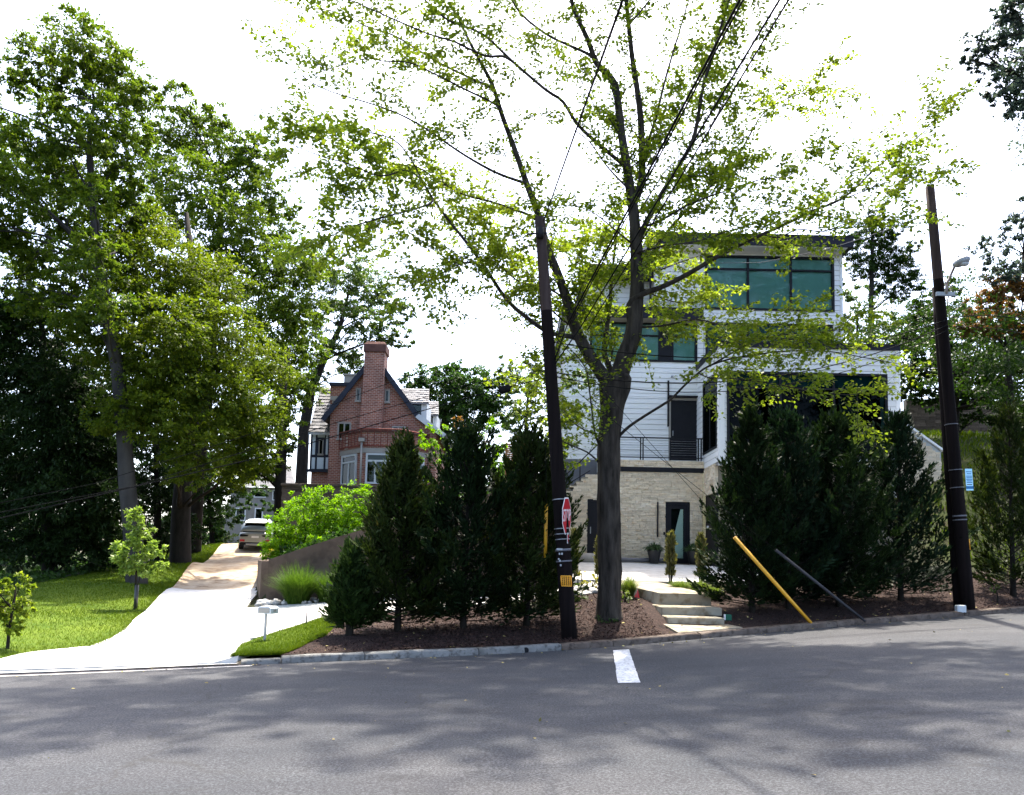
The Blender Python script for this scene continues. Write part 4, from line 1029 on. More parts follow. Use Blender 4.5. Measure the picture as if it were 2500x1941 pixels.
# ================================================================ far house behind the car, fence, far stone wall
YH = 78.0
fh = thing('far_house', 'pale cream house glimpsed at the end of the drive behind the car', 'house', (-25, YH, 3))
r = RC(560, 1190, 712, 1330, YH); B('wall', M['trim'], fh, r[0], r[1], YH, YH + 8, 1, r[3])
r2 = RC(560, 1235, 690, 1300, YH); B('lower_wall', M['trim'], fh, r2[0], r2[1] - 2, YH - 1.2, YH, 1, r2[3])
b = MB(); b.prism([(r[0] - .4, YH - .6, r[3]), (r[1] + .4, YH - .6, r[3]), (r[1] - 1.5, YH + 4, r[3] + 2.6), (r[0] + 1.5, YH + 4, r[3] + 2.6)], (0, .3, .1)); b.build('roof', M['slate'], fh)
for (a0, b0, a1, b1, Y_) in ((575,1240,600,1272,YH-1.2),(622,1240,642,1268,YH-1.2),(620,1196,650,1215,YH),(665,1196,690,1222,YH)):
    q = RC(a0, b0, a1, b1, Y_); b = MB(); fr = .1
    b.box(q[0], q[1], Y_ - .06, Y_ - .003, q[3] - fr, q[3]); b.box(q[0], q[1], Y_ - .06, Y_ - .003, q[2], q[2] + fr); b.box(q[0], q[0] + fr, Y_ - .06, Y_ - .003, q[2] + fr, q[3] - fr); b.box(q[1] - fr, q[1], Y_ - .06, Y_ - .003, q[2] + fr, q[3] - fr)
    o = b.build('window', M['swhite'], fh); B('pane', M['cglass'], o, q[0] + fr, q[1] - fr, Y_ - .03, Y_ - .02, q[2] + fr, q[3] - fr); B('blind', M['inner'], o, q[0] + fr, q[1] - fr, Y_ - .015, Y_ - .004, q[2] + fr, q[3] - fr)  # behind each pane a dark sheet stands for the unlit room
YF = 40.0
wf = thing('wood_fence', 'orange brown horizontal board fence between the two houses', 'fence', (1, YF, 6))
r = RC(1236, 1084, 1372, 1128, YF)
for k in range(9):
    z0 = r[2] + (r[3] - r[2]) * k / 9
    for s in range(2):
        xa = r[0] + (r[1] - r[0]) * s / 2; B('board', M['wood'], wf, xa + .01, xa + (r[1] - r[0]) / 2 - .01, YF, YF + .03, z0 + .012, r[2] + (r[3] - r[2]) * (k + 1) / 9)
for s in range(3):
    xa = r[0] + (r[1] - r[0]) * s / 2; B('post', M['wood'], wf, xa - .06, xa + .06, YF + .032, YF + .15, r[2] - 2.5, r[3] + .05)
fw = thing('brown_stone_wall', 'low brown stone wall on top of the grassy slope at far right', 'wall', (20, 46, 9))
r = RC(2214, 976, 2440, 1030, 46); B('wall_core', M['grout'], fw, r[0] + .04, r[1], 46.07, 46.5, r[2] - 1, r[3] - .02)
stones = []; ledge(r[0], r[1], r[2] - .5, r[3], 46, lambda a, b_, z0, z1: [(a, b_)], rh=(.14, .24), lw=(.4, .9)); put_stones(stones, fw, M['ledge'], .1)

# ================================================================ car
car = thing('suv', 'silver grey sport utility car seen from behind at the top of the drive', 'car', (0, 0, 0))
M['carp'] = pmat('silver_car_paint', (.34,.36,.34), (.36,.38,.36), 2, .3, metal=.6); M['carb'] = pmat('black_trim', (.015,.015,.016)); M['tyre'] = pmat('tyre_rubber', (.02,.02,.02), (.03,.03,.03), 6, .9)
M['tail'] = pmat('tail_light', (.45,.02,.03), (.5,.03,.04), 3, .25); M['cgl'] = pmat('car_glass', (.008,.009,.011), (.010,.012,.014), 3, .15, spec=.12)
# length runs along +y (rear at y=0); x across
def loft(secs, n):
    b = MB()
    for s in secs: b.v += [tuple(p) for p in s]
    for i in range(len(secs) - 1):
        for j in range(n):
            k = (j + 1) % n; b.face((i*n+j, i*n+k, (i+1)*n+k, (i+1)*n+j), True)
    b.face(range(n - 1, -1, -1)); b.face(range((len(secs)-1)*n, len(secs)*n)); return b
def csec(y, hw, z0, z1, tw, r=.12):
    return [(-hw*.96,y,z0),(-hw,y,z0+r),(-hw,y,z0+(z1-z0)*.55),(-hw*.985,y,z1-r),(-tw,y,z1),(-tw*.5,y,z1+.02),(tw*.5,y,z1+.02),(tw,y,z1),(hw*.985,y,z1-r),(hw,y,z0+(z1-z0)*.55),(hw,y,z0+r),(hw*.96,y,z0)]
body = loft([csec(0,.84,.36,1.0,.74),csec(.06,.9,.33,1.06,.8),csec(.5,.945,.3,1.08,.84),(csec(2.2,.95,.28,1.05,.85)),csec(3.4,.94,.3,1.0,.82),csec(4.3,.88,.33,.92,.72),csec(4.65,.76,.4,.8,.6)], 12)
body.build('body', M['carp'], car)
cab = loft([csec(.16,.83,1.03,1.22,.76,.05),csec(.42,.78,1.03,1.62,.62,.16),csec(1.2,.77,1.03,1.68,.6,.18),csec(2.4,.76,1.03,1.64,.6,.18),csec(3.2,.8,1.03,1.1,.72,.03)], 12)
cab.build('cabin', M['carp'], car)
b = MB(); b.prism([(-.70,.155,1.10),(.70,.155,1.10),(.60,.36,1.56),(-.60,.36,1.56)], (0, -.012, .006)); b.build('rear_window', M['cgl'], car)
b = MB(); b.prism([(-.6,.26,1.6),(.6,.26,1.6),(.58,.55,1.69),(-.58,.55,1.69)], (0, 0, .04)); b.build('spoiler', M['carp'], car)
for s in (-1, 1):
    b = MB(); b.prism([(s*.8,.6,1.14),(s*.79,2.9,1.12),(s*.74,2.3,1.52),(s*.745,.75,1.5)], (s*.012, 0, 0)); b.build('side_window', M['cgl'], car)
    b = MB(); b.prism([(s*.36,-.005,.94),(s*.78,.0,.98),(s*.86,.03,.92),(s*.8,-.005,.84),(s*.42,-.01,.86)], (0, -.03, 0)); b.build('tail_light', M['carb'], car)
    b = MB(); b.box(s*.7-.13, s*.7+.13, -.035, .02, .56, .68); b.build('rear_reflector', M['tail'], car)
    b = MB(); b.tube([(s*.55,-.05,.33),(s*.55,.1,.33)], .055, 8); b.build('exhaust_pipe', M['metal'], car)
    b = MB(); b.blob((s*1.02, 2.75, 1.12), (.12,.07,.09), 3); b.build('wing_mirror', M['carp'], car)
    for y in (.86, 3.72):
        b = MB(); b.tube([(s*.74,y,.36),(s*.97,y,.36)], .36, 18); wh = b.build('wheel', M['tyre'], car)
        b = MB(); b.tube([(s*.972,y,.36),(s*.985,y,.36)], .24, 14); b.build('rim', M['metal'], wh)
b = MB(); b.bbox(-.86, .86, -.05, .2, .3, .52, .05); b.build('rear_bumper', M['carb'], car)
b = MB(); b.bbox(-.5, .5, -.075, -.04, .34, .46, .02); b.build('skid_plate', M['metal'], car)
b = MB(); b.box(-.2, .2, -.03, -.01, .78, .9); b.build('number_plate', M['swhite'], car)
b = MB(); b.tube([(0,-.015,.97),(0,.0,.97)], .04, 12); b.build('badge', M['metal'], car)
cc = P(622, 1340, 46.5); dirv = Vector((-2.1, 10, 0)).normalized(); z0 = h1(cc.x, 46.5); z1_ = h1(cc.x - 1, 50)
car.location = (cc.x, 46.5, z0 + .04); car.rotation_euler = (math.atan2(z1_ - z0, 3.6), 0, math.atan2(2.1, 10))

# ================================================================ mailbox and small fixtures
yb = 16.2; p = P(646, 1568, yb); zb_ = h1(p.x, yb) + .03
mbx = thing('mailbox', 'small off white mailbox on a thin post at the lawn edge by the drive', 'mailbox', (p.x, yb, zb_))
s_ = yb / F0; hp = (1568 - 1503) * s_
b = MB(); b.box(p.x - .022, p.x + .022, yb - .022, yb + .022, zb_ - .1, zb_ + hp); b.build('post', M['metal'], mbx)
wbx = 38 * s_; hb = 18 * s_
b = MB(); prof = [(-wbx/2, zb_ + hp), (wbx/2, zb_ + hp), (wbx/2, zb_ + hp + hb * .75), (wbx*.36, zb_ + hp + hb), (-wbx*.36, zb_ + hp + hb), (-wbx/2, zb_ + hp + hb * .75)]
Mx = Matrix.Translation((p.x, yb, 0)) @ Matrix.Rotation(rad(-18), 4, 'Z')
b.prism([Mx @ Vector((q[0], -.07, q[1])) for q in prof], (Mx.to_3x3() @ Vector((0, .26, 0)))); b.build('box', M['wtrim'], mbx)
b = MB(); b.box(-wbx*.4, wbx*.4, -.078, -.0701, zb_ + hp + .02, zb_ + hp + hb * .8, Mx); b.build('door', M['trim'], mbx)
b = MB(); b.box(wbx*.5, wbx*.5 + .01, .02, .1, zb_ + hp + hb*.3, zb_ + hp + hb * .62, Mx); b.build('flag', M['trim'], mbx)
p = P(749, 1522, 19.0); z0 = h1(p.x, 19)
mk = thing('drive_marker', 'thin grey marker post standing at the edge of the side drive', 'marker post', (p.x, 19, z0))
b = MB(); b.tube([(p.x, 19, z0 - .05), (p.x - .03, 19, z0 + .33)], [.022, .018], 8); b.build('post', M['grey'], mk); b = MB(); b.blob((p.x, 19, z0 + .01), (.11, .08, .035), 4); b.build('foot', M['grey'], mk)
# marker flag in the bed
p = P(1555, 1462, 20.6); z0 = h1(p.x, 20.6)
mf = thing('marker_flag', 'tiny red marker flag stuck in the mulch right of the big trunk', 'flag', (p.x, 20.6, z0))
b = MB(); b.tube([(p.x, 20.6, z0 - .02), (p.x, 20.6, z0 + .3)], .006, 5); b.build('stake', M['metal'], mf)
b = MB(); b.prism([(p.x - .06, 20.6, z0 + .08), (p.x + .07, 20.6, z0 + .06), (p.x + .02, 20.6, z0 + .27)], (0, .012, 0)); b.build('pennant', pmat('flag_red', (.75,.06,.06)), mf)
p = P(1779, 1512, 18.4); z0 = h1(p.x, 18.4)
ub = thing('utility_box', 'small green and white utility marker at the foot of the steps', 'utility box', (p.x, 18.4, z0))
b = MB(); b.bbox(p.x - .07, p.x + .07, 18.4, 18.5, z0 - .05, z0 + .15, .01); b.build('body', pmat('utility_green', (.02,.10,.06)), ub); b = MB(); b.box(p.x - .085, p.x - .0701, 18.4, 18.5, z0, z0 + .15); b.build('label_plate', M['swhite'], ub)

# grey tube along the terrace, boulder by the door
z0 = TZ(0, 29.3)
p, q = P(1512, 1371, 29.2), P(1628, 1374, 29.2); zc = float(z0) + .085
b = MB(); b.tube([(p.x, 29.2, zc), (p.x + .05, 29.2, zc), (q.x - .05, 29.2, zc), (q.x, 29.2, zc)], [.06, .085, .085, .06], 10)
tag(b.build('drain_pipe', M['grey']), 'long grey pipe lying on the terrace along the stone wall', 'pipe')
p = P(1440, 1366, 29.1); b = MB(); b.blob((p.x, 29.1, float(z0) + .1), (.55, .28, .2), 8, 9, 6, .12)
tag(b.build('boulder', M['boulder']), 'low grey boulder at the foot of the dark left-hand door', 'boulder')
# ================================================================ poles, wires, signs
def pole(label, top, bot, Y, r0, r1, name='utility_pole', zbot=None, upper=None):
    a, b_ = P(*bot, Y), P(*top, Y); zg = h1(a.x, Y)
    t = thing(name, label, 'utility pole', (a.x, Y, zg))
    def at(z): k = (z - a.z) / (b_.z - a.z); return Vector((a.x + (b_.x - a.x) * k, Y, z))
    zs = np.linspace(zg - .3, b_.z, 10); b = MB(); b.tube([at(z) for z in zs], [r0 + (r1 - r0) * i / 9 for i in range(10)], 16)
    zsplit = upper if upper else b_.z - 2.0
    ms = [M['pole'], M['polet']]
    n = 0
    for i, f_ in enumerate(b.f):
        if sum(b.v[q][2] for q in f_) / len(f_) > zsplit: b.mi[i] = 1
    b.build('shaft', ms, t)
    return t, at, a
YP = 16.6
lp, lat, lbase = pole('tall dark utility pole leaning left with the stop sign, beside the big trunk', (1318, 532), (1391, 1566), YP, .165, .11)
YQ = 20.3
rp, rat, rbase = pole('tall brown utility pole at right that carries the street lamp', (2270, 456), (2362, 1474), YQ, .170, .112, upper=P(2300, 735, YQ).z)
# second, shorter stub pole strapped behind the right one
sp, sat, sbase = pole('shorter black stub pole standing close against the left of the lamp pole', (2288, 702), (2344, 1476), YQ + .3, .155, .13, name='stub_pole', upper=99)
def zpx(y, Y, x=1380): return P(x, y, Y).z
def band(at, z, r, h, parent, mat, name='band'):
    p = at(z); b = MB(); b.tube([at(z), at(z + h)], r, 16); return b.build(name, mat, parent)
for y in (1221, 1292, 1305, 1318): band(lat, zpx(y, YP), .158, .018, lp, M['metal'], 'strap')
for y, h_ in ((1346, .05), (1372, .03)): band(lat, zpx(y, YP), .166, h_, lp, M['grey'], 'strap')
for (x_, y_) in ((1366,1352),(1372,1352),(1364,1365),(1369,1380),(1367,1369)):
    p = P(x_, y_, YP - .168); B('tag', M['metal'], lp, p.x - .016, p.x + .016, YP - .176, YP - .16, p.z - .02, p.z + .02)
pt = P(1366, 1341, YP - .17); B('tag', M['metal'], lp, pt.x - .06, pt.x + .06, YP - .178, YP - .162, pt.z - .02, pt.z + .02)
def meshtag(at, y0, y1, xl, xr, Y, r, parent):
    """curved open grid reflector nailed round the pole"""
    zt, zb_ = P(xl, y0, Y).z, P(xl, y1, Y).z; c = at((zt + zb_) / 2); s = (P(xr, y0, Y).x - P(xl, y0, Y).x)
    a0 = math.asin(max(-.98, min(.98, (P(xl, y0, Y).x - c.x) / r))); a1 = math.asin(max(-.98, min(.98, (P(xr, y0, Y).x - c.x) / r)))
    b = MB(); R_ = r + .008
    def pt(a, z): q = at(z); return (q.x + R_ * math.sin(a), q.y - R_ * math.cos(a), z)
    nb = 5; wv = (zt - zb_) * .05
    for k in range(nb + 1):
        z = zb_ + (zt - zb_) * k / nb
        b.tube([pt(a0 + (a1 - a0) * i / 8, z) for i in range(9)], .011 if k in (0, nb) else .007, 5)
    for k in range(6):
        a = a0 + (a1 - a0) * k / 5; b.tube([pt(a, zb_), pt(a, zt)], .011 if k in (0, 5) else .007, 5)
    b.build('reflector_grid', M['orange'], parent)
meshtag(lat, 1406, 1430, 1370, 1393, YP, .16, lp)
meshtag(rat, 1317, 1341, 2360, 2374, YQ, .163, rp)
# capping and hardware at the top of the left pole
pz_ = lat(P(1318, 575, YP).z); b = MB(); b.tube([pz_ + Vector((-.02, -.14, -.12)), pz_ + Vector((-.02, -.14, .12))], .07, 8); b.tube([pz_ + Vector((-.3, -.1, -.02)), pz_ + Vector((.12, -.1, .02))], .02, 6); b.build('insulator', M['black'], lp)
# stop sign
zc = P(1380, 1260, YP).z; c = lat(zc) + Vector((.165, -.05, 0)); xc = P(1382.5, 1260, YP).x
ang = rad(73); S = .38
ss = thing('stop_sign', 'red octagonal stop sign strapped to the right side of the leaning pole', 'road sign', (xc, YP - .08, zc))
tilt = math.atan2(lat(zc + 1).x - lat(zc).x, 1.0)
ss.rotation_euler = (0, tilt, ang)
def localmesh(b, name, mat, parent):
    me = bpy.data.meshes.new(name); me.from_pydata(b.v, [], b.f); me.materials.append(mat); o = bpy.data.objects.new(name, me); COL.objects.link(o); o.parent = parent; return o
def octo(r, y): return [(r * math.cos(rad(22.5 + 45 * k)) / math.cos(rad(22.5)), y, r * math.sin(rad(22.5 + 45 * k)) / math.cos(rad(22.5))) for k in range(8)]
b = MB(); b.prism(octo(S, -.006)[::-1], (0, .006, 0)); localmesh(b, 'rim', M['swhite'], ss)
b = MB(); b.prism(octo(S - .028, -.009)[::-1], (0, .0028, 0)); localmesh(b, 'face', M['red'], ss)
def text(s, size, parent, loc, mat, ext=.0015, sx=1, name='lettering', rot=(rad(90), 0, 0)):
    cu = bpy.data.curves.new(name, 'FONT'); cu.body = s; cu.size = size; cu.extrude = ext; cu.align_x = 'CENTER'; cu.align_y = 'CENTER'; cu.offset = 0.0
    o = bpy.data.objects.new(name, cu); COL.objects.link(o); o.parent = parent; o.location = loc; o.rotation_euler = rot; cu.materials.append(mat)
    dg = bpy.context.evaluated_depsgraph_get(); me = bpy.data.meshes.new_from_object(o.evaluated_get(dg)); COL.objects.unlink(o); bpy.data.objects.remove(o)
    o = bpy.data.objects.new(name, me); COL.objects.link(o); o.parent = parent; o.location = loc; o.rotation_euler = rot; o.scale = (sx, 1, 1); return o
text('STOP', .36, ss, (0, -.0115, 0), M['swhite'], sx=.78)
b = MB(); b.box(-.05, .05, .0, .02, -.12, .12); localmesh(b, 'bracket', M['metal'], ss)
# small white plate below the stop sign
pp_ = P(1386, 1314, YP); sp2 = thing('small_plate', 'small white plate hanging just below the stop sign', 'sign', (pp_.x, YP - .1, pp_.z)); sp2.rotation_euler = (0, tilt, ang)
b = MB(); b.prism([(-.09,-.004,-.11),(.09,-.004,-.11),(.09,-.004,.11),(-.09,-.004,.11)], (0, .004, 0)); localmesh(b, 'plate', M['wtrim'], sp2)
b = MB(); b.box(-.055, .055, -.0065, -.0042, -.08, .07); localmesh(b, 'print', M['red'], sp2)
# white parking plate on the lamp pole, reflected sky painted in as blue
c = P(2366, 1171, YQ - .17); ps = thing('parking_sign', 'narrow pale blue parking plate on the right edge of the lamp pole', 'sign', (c.x, YQ - .17, c.z))
tl = math.atan2(rat(c.z + 1).x - rat(c.z).x, 1); ps.rotation_euler = (0, tl, rad(24)); hw, hh = .13, .275
b = MB(); b.prism([(-hw,-.004,-hh),(hw,-.004,-hh),(hw,-.004,hh),(-hw,-.004,hh)], (0, .004, 0)); localmesh(b, 'plate', M['cyan'], ps)
for k, (z_, w_) in enumerate(((.2,.1),(.15,.08),(.09,.11),(.05,.1),(.01,.11),(-.03,.09),(-.07,.1))):
    b = MB(); b.box(-w_, w_, -.006, -.0042, z_ - .012, z_ + .008); localmesh(b, 'print', M['blue'], ps)
b = MB(); b.box(-.1, .09, -.006, -.0042, -.135, -.115); localmesh(b, 'print', M['black'], ps)
b = MB(); b.box(-.13, .13, -.006, -.0042, -.235, -.165); localmesh(b, 'print', M['blue'], ps)
for y, h_ in ((1149, .02), (1192, .02)): band(rat, zpx(y, YQ, 2350), .164, h_, rp, M['grey'], 'strap')
for y, h_ in ((1262, .04), (1271, .03)): band(rat, zpx(y, YQ, 2350), .165, h_, rp, M['grey'], 'strap')
band(rat, zpx(1038, YQ, 2340), .158, .02, rp, M['grey'], 'strap')
# street lamp on its bracket
z_ = P(2308, 718, YQ - .2).z; a0 = rat(z_) + Vector((.06, -.22, 0)); a1 = P(2313, 690, YQ - .3); a2 = P(2330, 652, YQ - .75); a3 = P(2338, 645, YQ - .85)
la = thing('street_lamp', 'grey street lamp head on a short arm near the top of the right pole', 'street lamp', tuple(a0))
b = MB(); b.tube([a0, Vector((a1.x - .02, a1.y, a1.z)), a1, a2, a3], [.035, .035, .032, .03, .03], 8); b.build('arm', pmat('rusty_grey_metal', (.30,.22,.19), (.36,.34,.33), 6, .6), la)
b = MB(); q = rat(z_ - .02); b.box(q.x - .2, q.x + .28, q.y - .23, q.y - .17, z_ - .05, z_ + .05); b.build('clamp', M['metal'], la)
hd = P(2341, 642, YQ - .9); dv = Vector((.55, -.45, .22)).normalized()
b = MB(); b.tube([hd - dv * .14, hd - dv * .05, hd + dv * .08, hd + dv * .2, hd + dv * .26], [.05, .1, .13, .1, .03], 12); b.build('lamp_head', M['metal'], la)
b = MB(); b.blob(tuple(hd + dv * .12 + Vector((0, 0, -.085))), (.12, .1, .06), 2, 10, 6, .02); b.build('lens', M['wtrim'], la)
b = MB(); b.tube([hd + Vector((0, 0, .1)), hd + Vector((0, 0, .19))], .03, 8); b.build('photocell', M['metal'], la)
# white box at the foot of the right pole
p = P(2343, 1472, YQ - .5); z0 = h1(p.x, YQ - .5); b = MB(); b.bbox(p.x - .11, p.x + .11, YQ - .6, YQ - .46, z0 - .02, z0 + .16, .015)
tag(b.build('white_box', M['wtrim']), 'small white box on the ground at the foot of the lamp pole', 'box')
# telephone splice box hung on the cable
def cable(pts, r, label, group=None, sag=0, n=14, name='overhead_cable', mat=None):
    pts = [Vector(p) for p in pts]; out = []
    for a, c in zip(pts[:-1], pts[1:]):
        for i in range(n):
            t = i / n; v = a.lerp(c, t); v.z -= sag * 4 * t * (1 - t); out.append(v)
    out.append(pts[-1]); b = MB(); b.tube(out, r, 5, smooth=True)
    return tag(b.build(name, mat or M['wire']), label, 'cable', group)
def over(x0, y0, x1, y1, Ynear=8.5, Yend=-14):
    a = P(x0, y0, YP); c = P(x1, y1, Ynear); k = (YP - Yend) / (YP - Ynear); return [a, a + (c - a) * k]
cable(over(1327, 540, 1520, 0, 7.0), .014, 'single overhead cable rising from the top of the leaning pole', sag=.0)
for j, (dx, r) in enumerate(((0, .017), (5, .012))):
    cable(over(1385 + dx, 792, 1806 + dx * 1.6, 0, 8.6), r, ('thick' if j == 0 else 'thinner second') + ' strand of the paired overhead cables crossing the big tree', group='paired overhead cables')
cable(over(1420, 795, 1903, 0, 8.6), .014, 'left one of the two thin overhead cables at the right of the tree crown'); cable(over(1434, 806, 1925, 0, 8.6), .012, 'right one of the two thin overhead cables at the right of the tree crown')
# link these to the pole
def lp_at(y): v = lat(P(1350, y, YP).z); return v + Vector((.1, -.08, 0))
for y0, x1, y1, lb in ((880, 1385, 792, 'upper short cable tail from the leaning pole to the paired overhead cables'), (890, 1420, 795, 'lower short cable tail from the leaning pole to the thin overhead cables')):
    cable([lp_at(y0), P(x1, y1, YP)], .014, lb, group='cable tails on the leaning pole', sag=.0, name='cable_tail')
# spans between the two poles and beyond
R2 = lambda y: rat(P(2310, y, YQ).z) + Vector((0, -.2, 0))
cable([lp_at(838), R2(787)], .012, 'upper cable between the leaning pole and the lamp pole', sag=.62)
cable([lp_at(912), R2(800)], .013, 'middle cable between the leaning pole and the lamp pole', sag=.72)
cable([lp_at(922), R2(812)], .010, 'lowest cable between the leaning pole and the lamp pole', sag=.85)
cable([R2(783), P(2560, 792, 24)], .012, 'upper cable running right from the lamp pole', sag=-.15); cable([R2(803), P(2560, 828, 24)], .010, 'lower cable running right from the lamp pole', sag=-.1)
cable([P(1590, 641, 31), P(1856, 641, 29.4), P(2024, 607, 28.4), P(2199, 549, 27), P(2700, 330, 22)], .012, 'pale service cable curving across the big upper window', sag=.02, mat=M['grey'])
# cables going left from the leaning pole
for (pts, r, lab) in (([(1345,925),(1148,969),(650,1113),(0,1265)], .010, 'lowest cable running left from the leaning pole across the dark trees'), ([(1343,905),(1140,940),(827,1030),(333,1186),(0,1251)], .007, 'middle cable running left from the leaning pole across the dark trees'), ([(1340,820),(975,785+140),(690,1035),(233,1180),(0,1228)], .006, 'top cable running left from the leaning pole across the dark trees')):
    ys = [YP + (13.2 - YP) * (1345 - x) / 1345 for x, _ in pts]
    V = [P(x, y, yy) for (x, y), yy in zip(pts, ys)]; V[0] = lat(V[0].z) + Vector((-.1, -.1, 0)); V.append(V[-1] + (V[-1] - V[-2]) * .6); cable(V, r, lab, n=6)
p = P(1232, 950, YP - .6); b = MB(); b.tube([p + Vector((-.12, 0, -.03)), p + Vector((-.1, 0, -.03)), p + Vector((.1, 0, .03)), p + Vector((.12, 0, .03))], [.02, .075, .075, .02], 10)
tag(b.build('splice_case', M['wire']), 'black splice case hung on the cable left of the leaning pole', 'splice case')
# guy wires with plastic guards
def guy(label, top, g0, g1, Yt, Yg, mat, gr, cat='guy wire guard', name='guy_wire'):
    """wire from the pole to its anchor at g1; the guard covers it from g0 down"""
    a = top; e = P(*g1, Yg); e.z = h1(e.x, Yg)
    # guard start: the point of the wire that projects nearest g0
    best = min((k / 200 for k in range(200)), key=lambda k: (proj(a.lerp(e, k))[1] - g0[1]) ** 2); s = a.lerp(e, best)
    t = thing(name, label, cat, tuple(e))
    b = MB(); b.tube([a, e], .006, 5); b.build('wire', M['wire'], t)
    d = (e - s).normalized(); b = MB(); b.tube([s, s.lerp(e, .7), e + d * .05], [gr, gr, gr * .8], 8); n = d.cross(Vector((0, 1, 0))).normalized()
    b.tube([s + n * gr * .9, e + n * gr * .9], gr * .35, 5); b.build('guard', mat, t)
    return t
def proj(v):
    d = v - EYE; z = d.dot(fwd); return (CX + F0 * d.dot(rt) / z, CY - F0 * d.dot(up) / z)
guy('yellow plastic guy wire guard slanting down to the mulch right of the steps', lat(P(1345, 800, YP).z), (1775, 1311), (1980, 1517), YP, 17.9, M['yellow'], .036)
guy('grey plastic guy wire guard slanting behind the yellow one', lat(P(1345, 905, YP).z), (1876, 1342), (2108, 1518), YP, 18.3, M['dullgrey'], .03)
# upright yellow guard beside the pole
p0, p1 = P(1334, 1231, YP + .5), P(1331, 1362, YP + .5)
gy = thing('guy_wire', 'upright yellow guy wire guard just left of the leaning pole', 'guy wire guard', (p1.x, YP + .5, h1(p1.x, YP + .5)))
b = MB(); b.tube([lat(P(1340, 640, YP).z), p0, (p1.x - .02, YP + .5, h1(p1.x, YP + .5) - .05)], .006, 5); b.build('wire', M['wire'], gy)
b = MB(); b.tube([p0, p1], .036, 8); b.build('guard', M['yellow'], gy)

# ================================================================ planters
M['fern'] = leafmat('fern_leaf', (.018,.05,.012), (.05,.10,.03), .3, (1.2,1.25,.5), 2)
def blades(origin, n, length, width, spread, rng, up_=.6, droop=.5, seg=3, ground=None, rad0=.1):
    """arching blades from a base: numpy strips"""
    th = rng.uniform(0, 2*np.pi, n); sp = spread * np.sqrt(rng.uniform(.02, 1, n)); L = length * rng.uniform(.6, 1.1, n)
    br = rad0 * np.sqrt(rng.uniform(0, 1, n)); bt = rng.uniform(0, 2*np.pi, n)
    base = np.stack([origin[0] + br*np.cos(bt), origin[1] + br*np.sin(bt), np.full(n, origin[2])], 1)
    dx, dy = np.cos(th), np.sin(th); pts = []
    for k in range(seg + 1):
        t = k / seg; hor = sp * t**1.5; z = up_ * L * t - droop * L * sp / spread * t**2.4
        pts.append(base + np.stack([dx*hor, dy*hor, z], 1))
    side = np.stack([-dy, dx, np.zeros(n)], 1); V = []; 
    for k in range(seg + 1):
        w_ = width * (1 - .85 * k / seg); V += [pts[k] - side*w_, pts[k] + side*w_]
    V = np.stack(V, 1).reshape(-1, 3); m2 = 2*(seg+1); i = np.arange(n)[:, None] * m2; Q = []
    for k in range(seg): Q.append(np.concatenate([i+2*k, i+2*k+1, i+2*k+3, i+2*k+2], 1))
    return V, np.concatenate(Q)
def planter(px, py0, label, Y=29.0):
    z0 = float(TZ(0, Y)); p = P(px, 1370, Y); t = thing('planter', label, 'planter', (p.x, Y, z0), group='black planters by the lower door')
    b = MB(); prof = [(0, .14), (.02, .16), (.4, .24), (.44, .26), (.5, .26)]; n = 14
    b.tube([(p.x, Y, z0 + q[0]) for q in prof], [q[1] for q in prof], n); b.build('pot', M['pot'], t)
    V, Q = blades((p.x, Y, z0 + .48), 420, .55, .028, .45, RNG, .75, .85, 4, rad0=.16); npmesh('fern', V, Q, M['fern'], t, kind='stuff')
planter(1597, 1320, 'black pot of arching fern left of the glazed lower door'); planter(1693, 1320, 'black pot of arching fern right of the glazed lower door')

# ================================================================ foliage builders
def unit(v): return v / np.maximum(np.linalg.norm(v, axis=-1, keepdims=True), 1e-9)
def leaf_quads(C, A, s, aspect, rng, roll=None, nrm=None):
    """pointed leaves: base C, axis A, length s"""
    n = len(C); A = unit(A); R = rng.normal(size=(n, 3)) if nrm is None else nrm + rng.normal(size=(n, 3)) * .45
    S = unit(np.cross(A, R)); Nn = np.cross(S, A); s = s[:, None]; w_ = s * aspect * .5
    mid = C + A * s * .45 + Nn * s * .06
    V = np.stack([C, mid - S * w_, C + A * s - Nn * s * .05, mid + S * w_], 1).reshape(-1, 3)
    i = np.arange(n) * 4; Q = np.stack([i, i+1, i+2, i+3], 1); return V, Q
def lobe(c, r, n, size, rng, flat=.5, clumps=None, vs=.8, droop=.2, aspect=.6):
    """foliage mass: leaves in layered sprays inside an uneven ellipsoid"""
    k = clumps or max(8, n // 36); d = unit(rng.normal(size=(k, 3))); rr = rng.uniform(0, 1, k) ** .42
    cc = np.array(c) + d * (rr * r)[:, None] * np.array([1, 1, vs])
    own = rng.integers(0, k, n); cr = r * rng.uniform(.12, .30, k)
    o = unit(rng.normal(size=(n, 3))) * (rng.uniform(0, 1, n) ** .5)[:, None]; o[:, 2] *= flat
    tilt = unit(d + np.array([0, 0, -.2])); o[:, 2] -= droop * (o[:, 0] * tilt[own, 0] + o[:, 1] * tilt[own, 1])
    C = cc[own] + o * cr[own][:, None]
    A = tilt[own] * .8 + rng.normal(size=(n, 3)) * .7; A[:, 2] -= .25
    up_ = np.tile([0, 0, 1.0], (n, 1))
    return leaf_quads(C, A, size * rng.uniform(.6, 1.25, n), aspect, rng, nrm=up_)
def join(parts):
    Vs, Qs, o = [], [], 0
    for V, Q in parts: Vs.append(V); Qs.append(Q + o); o += len(V)
    return np.concatenate(Vs), np.concatenate(Qs)
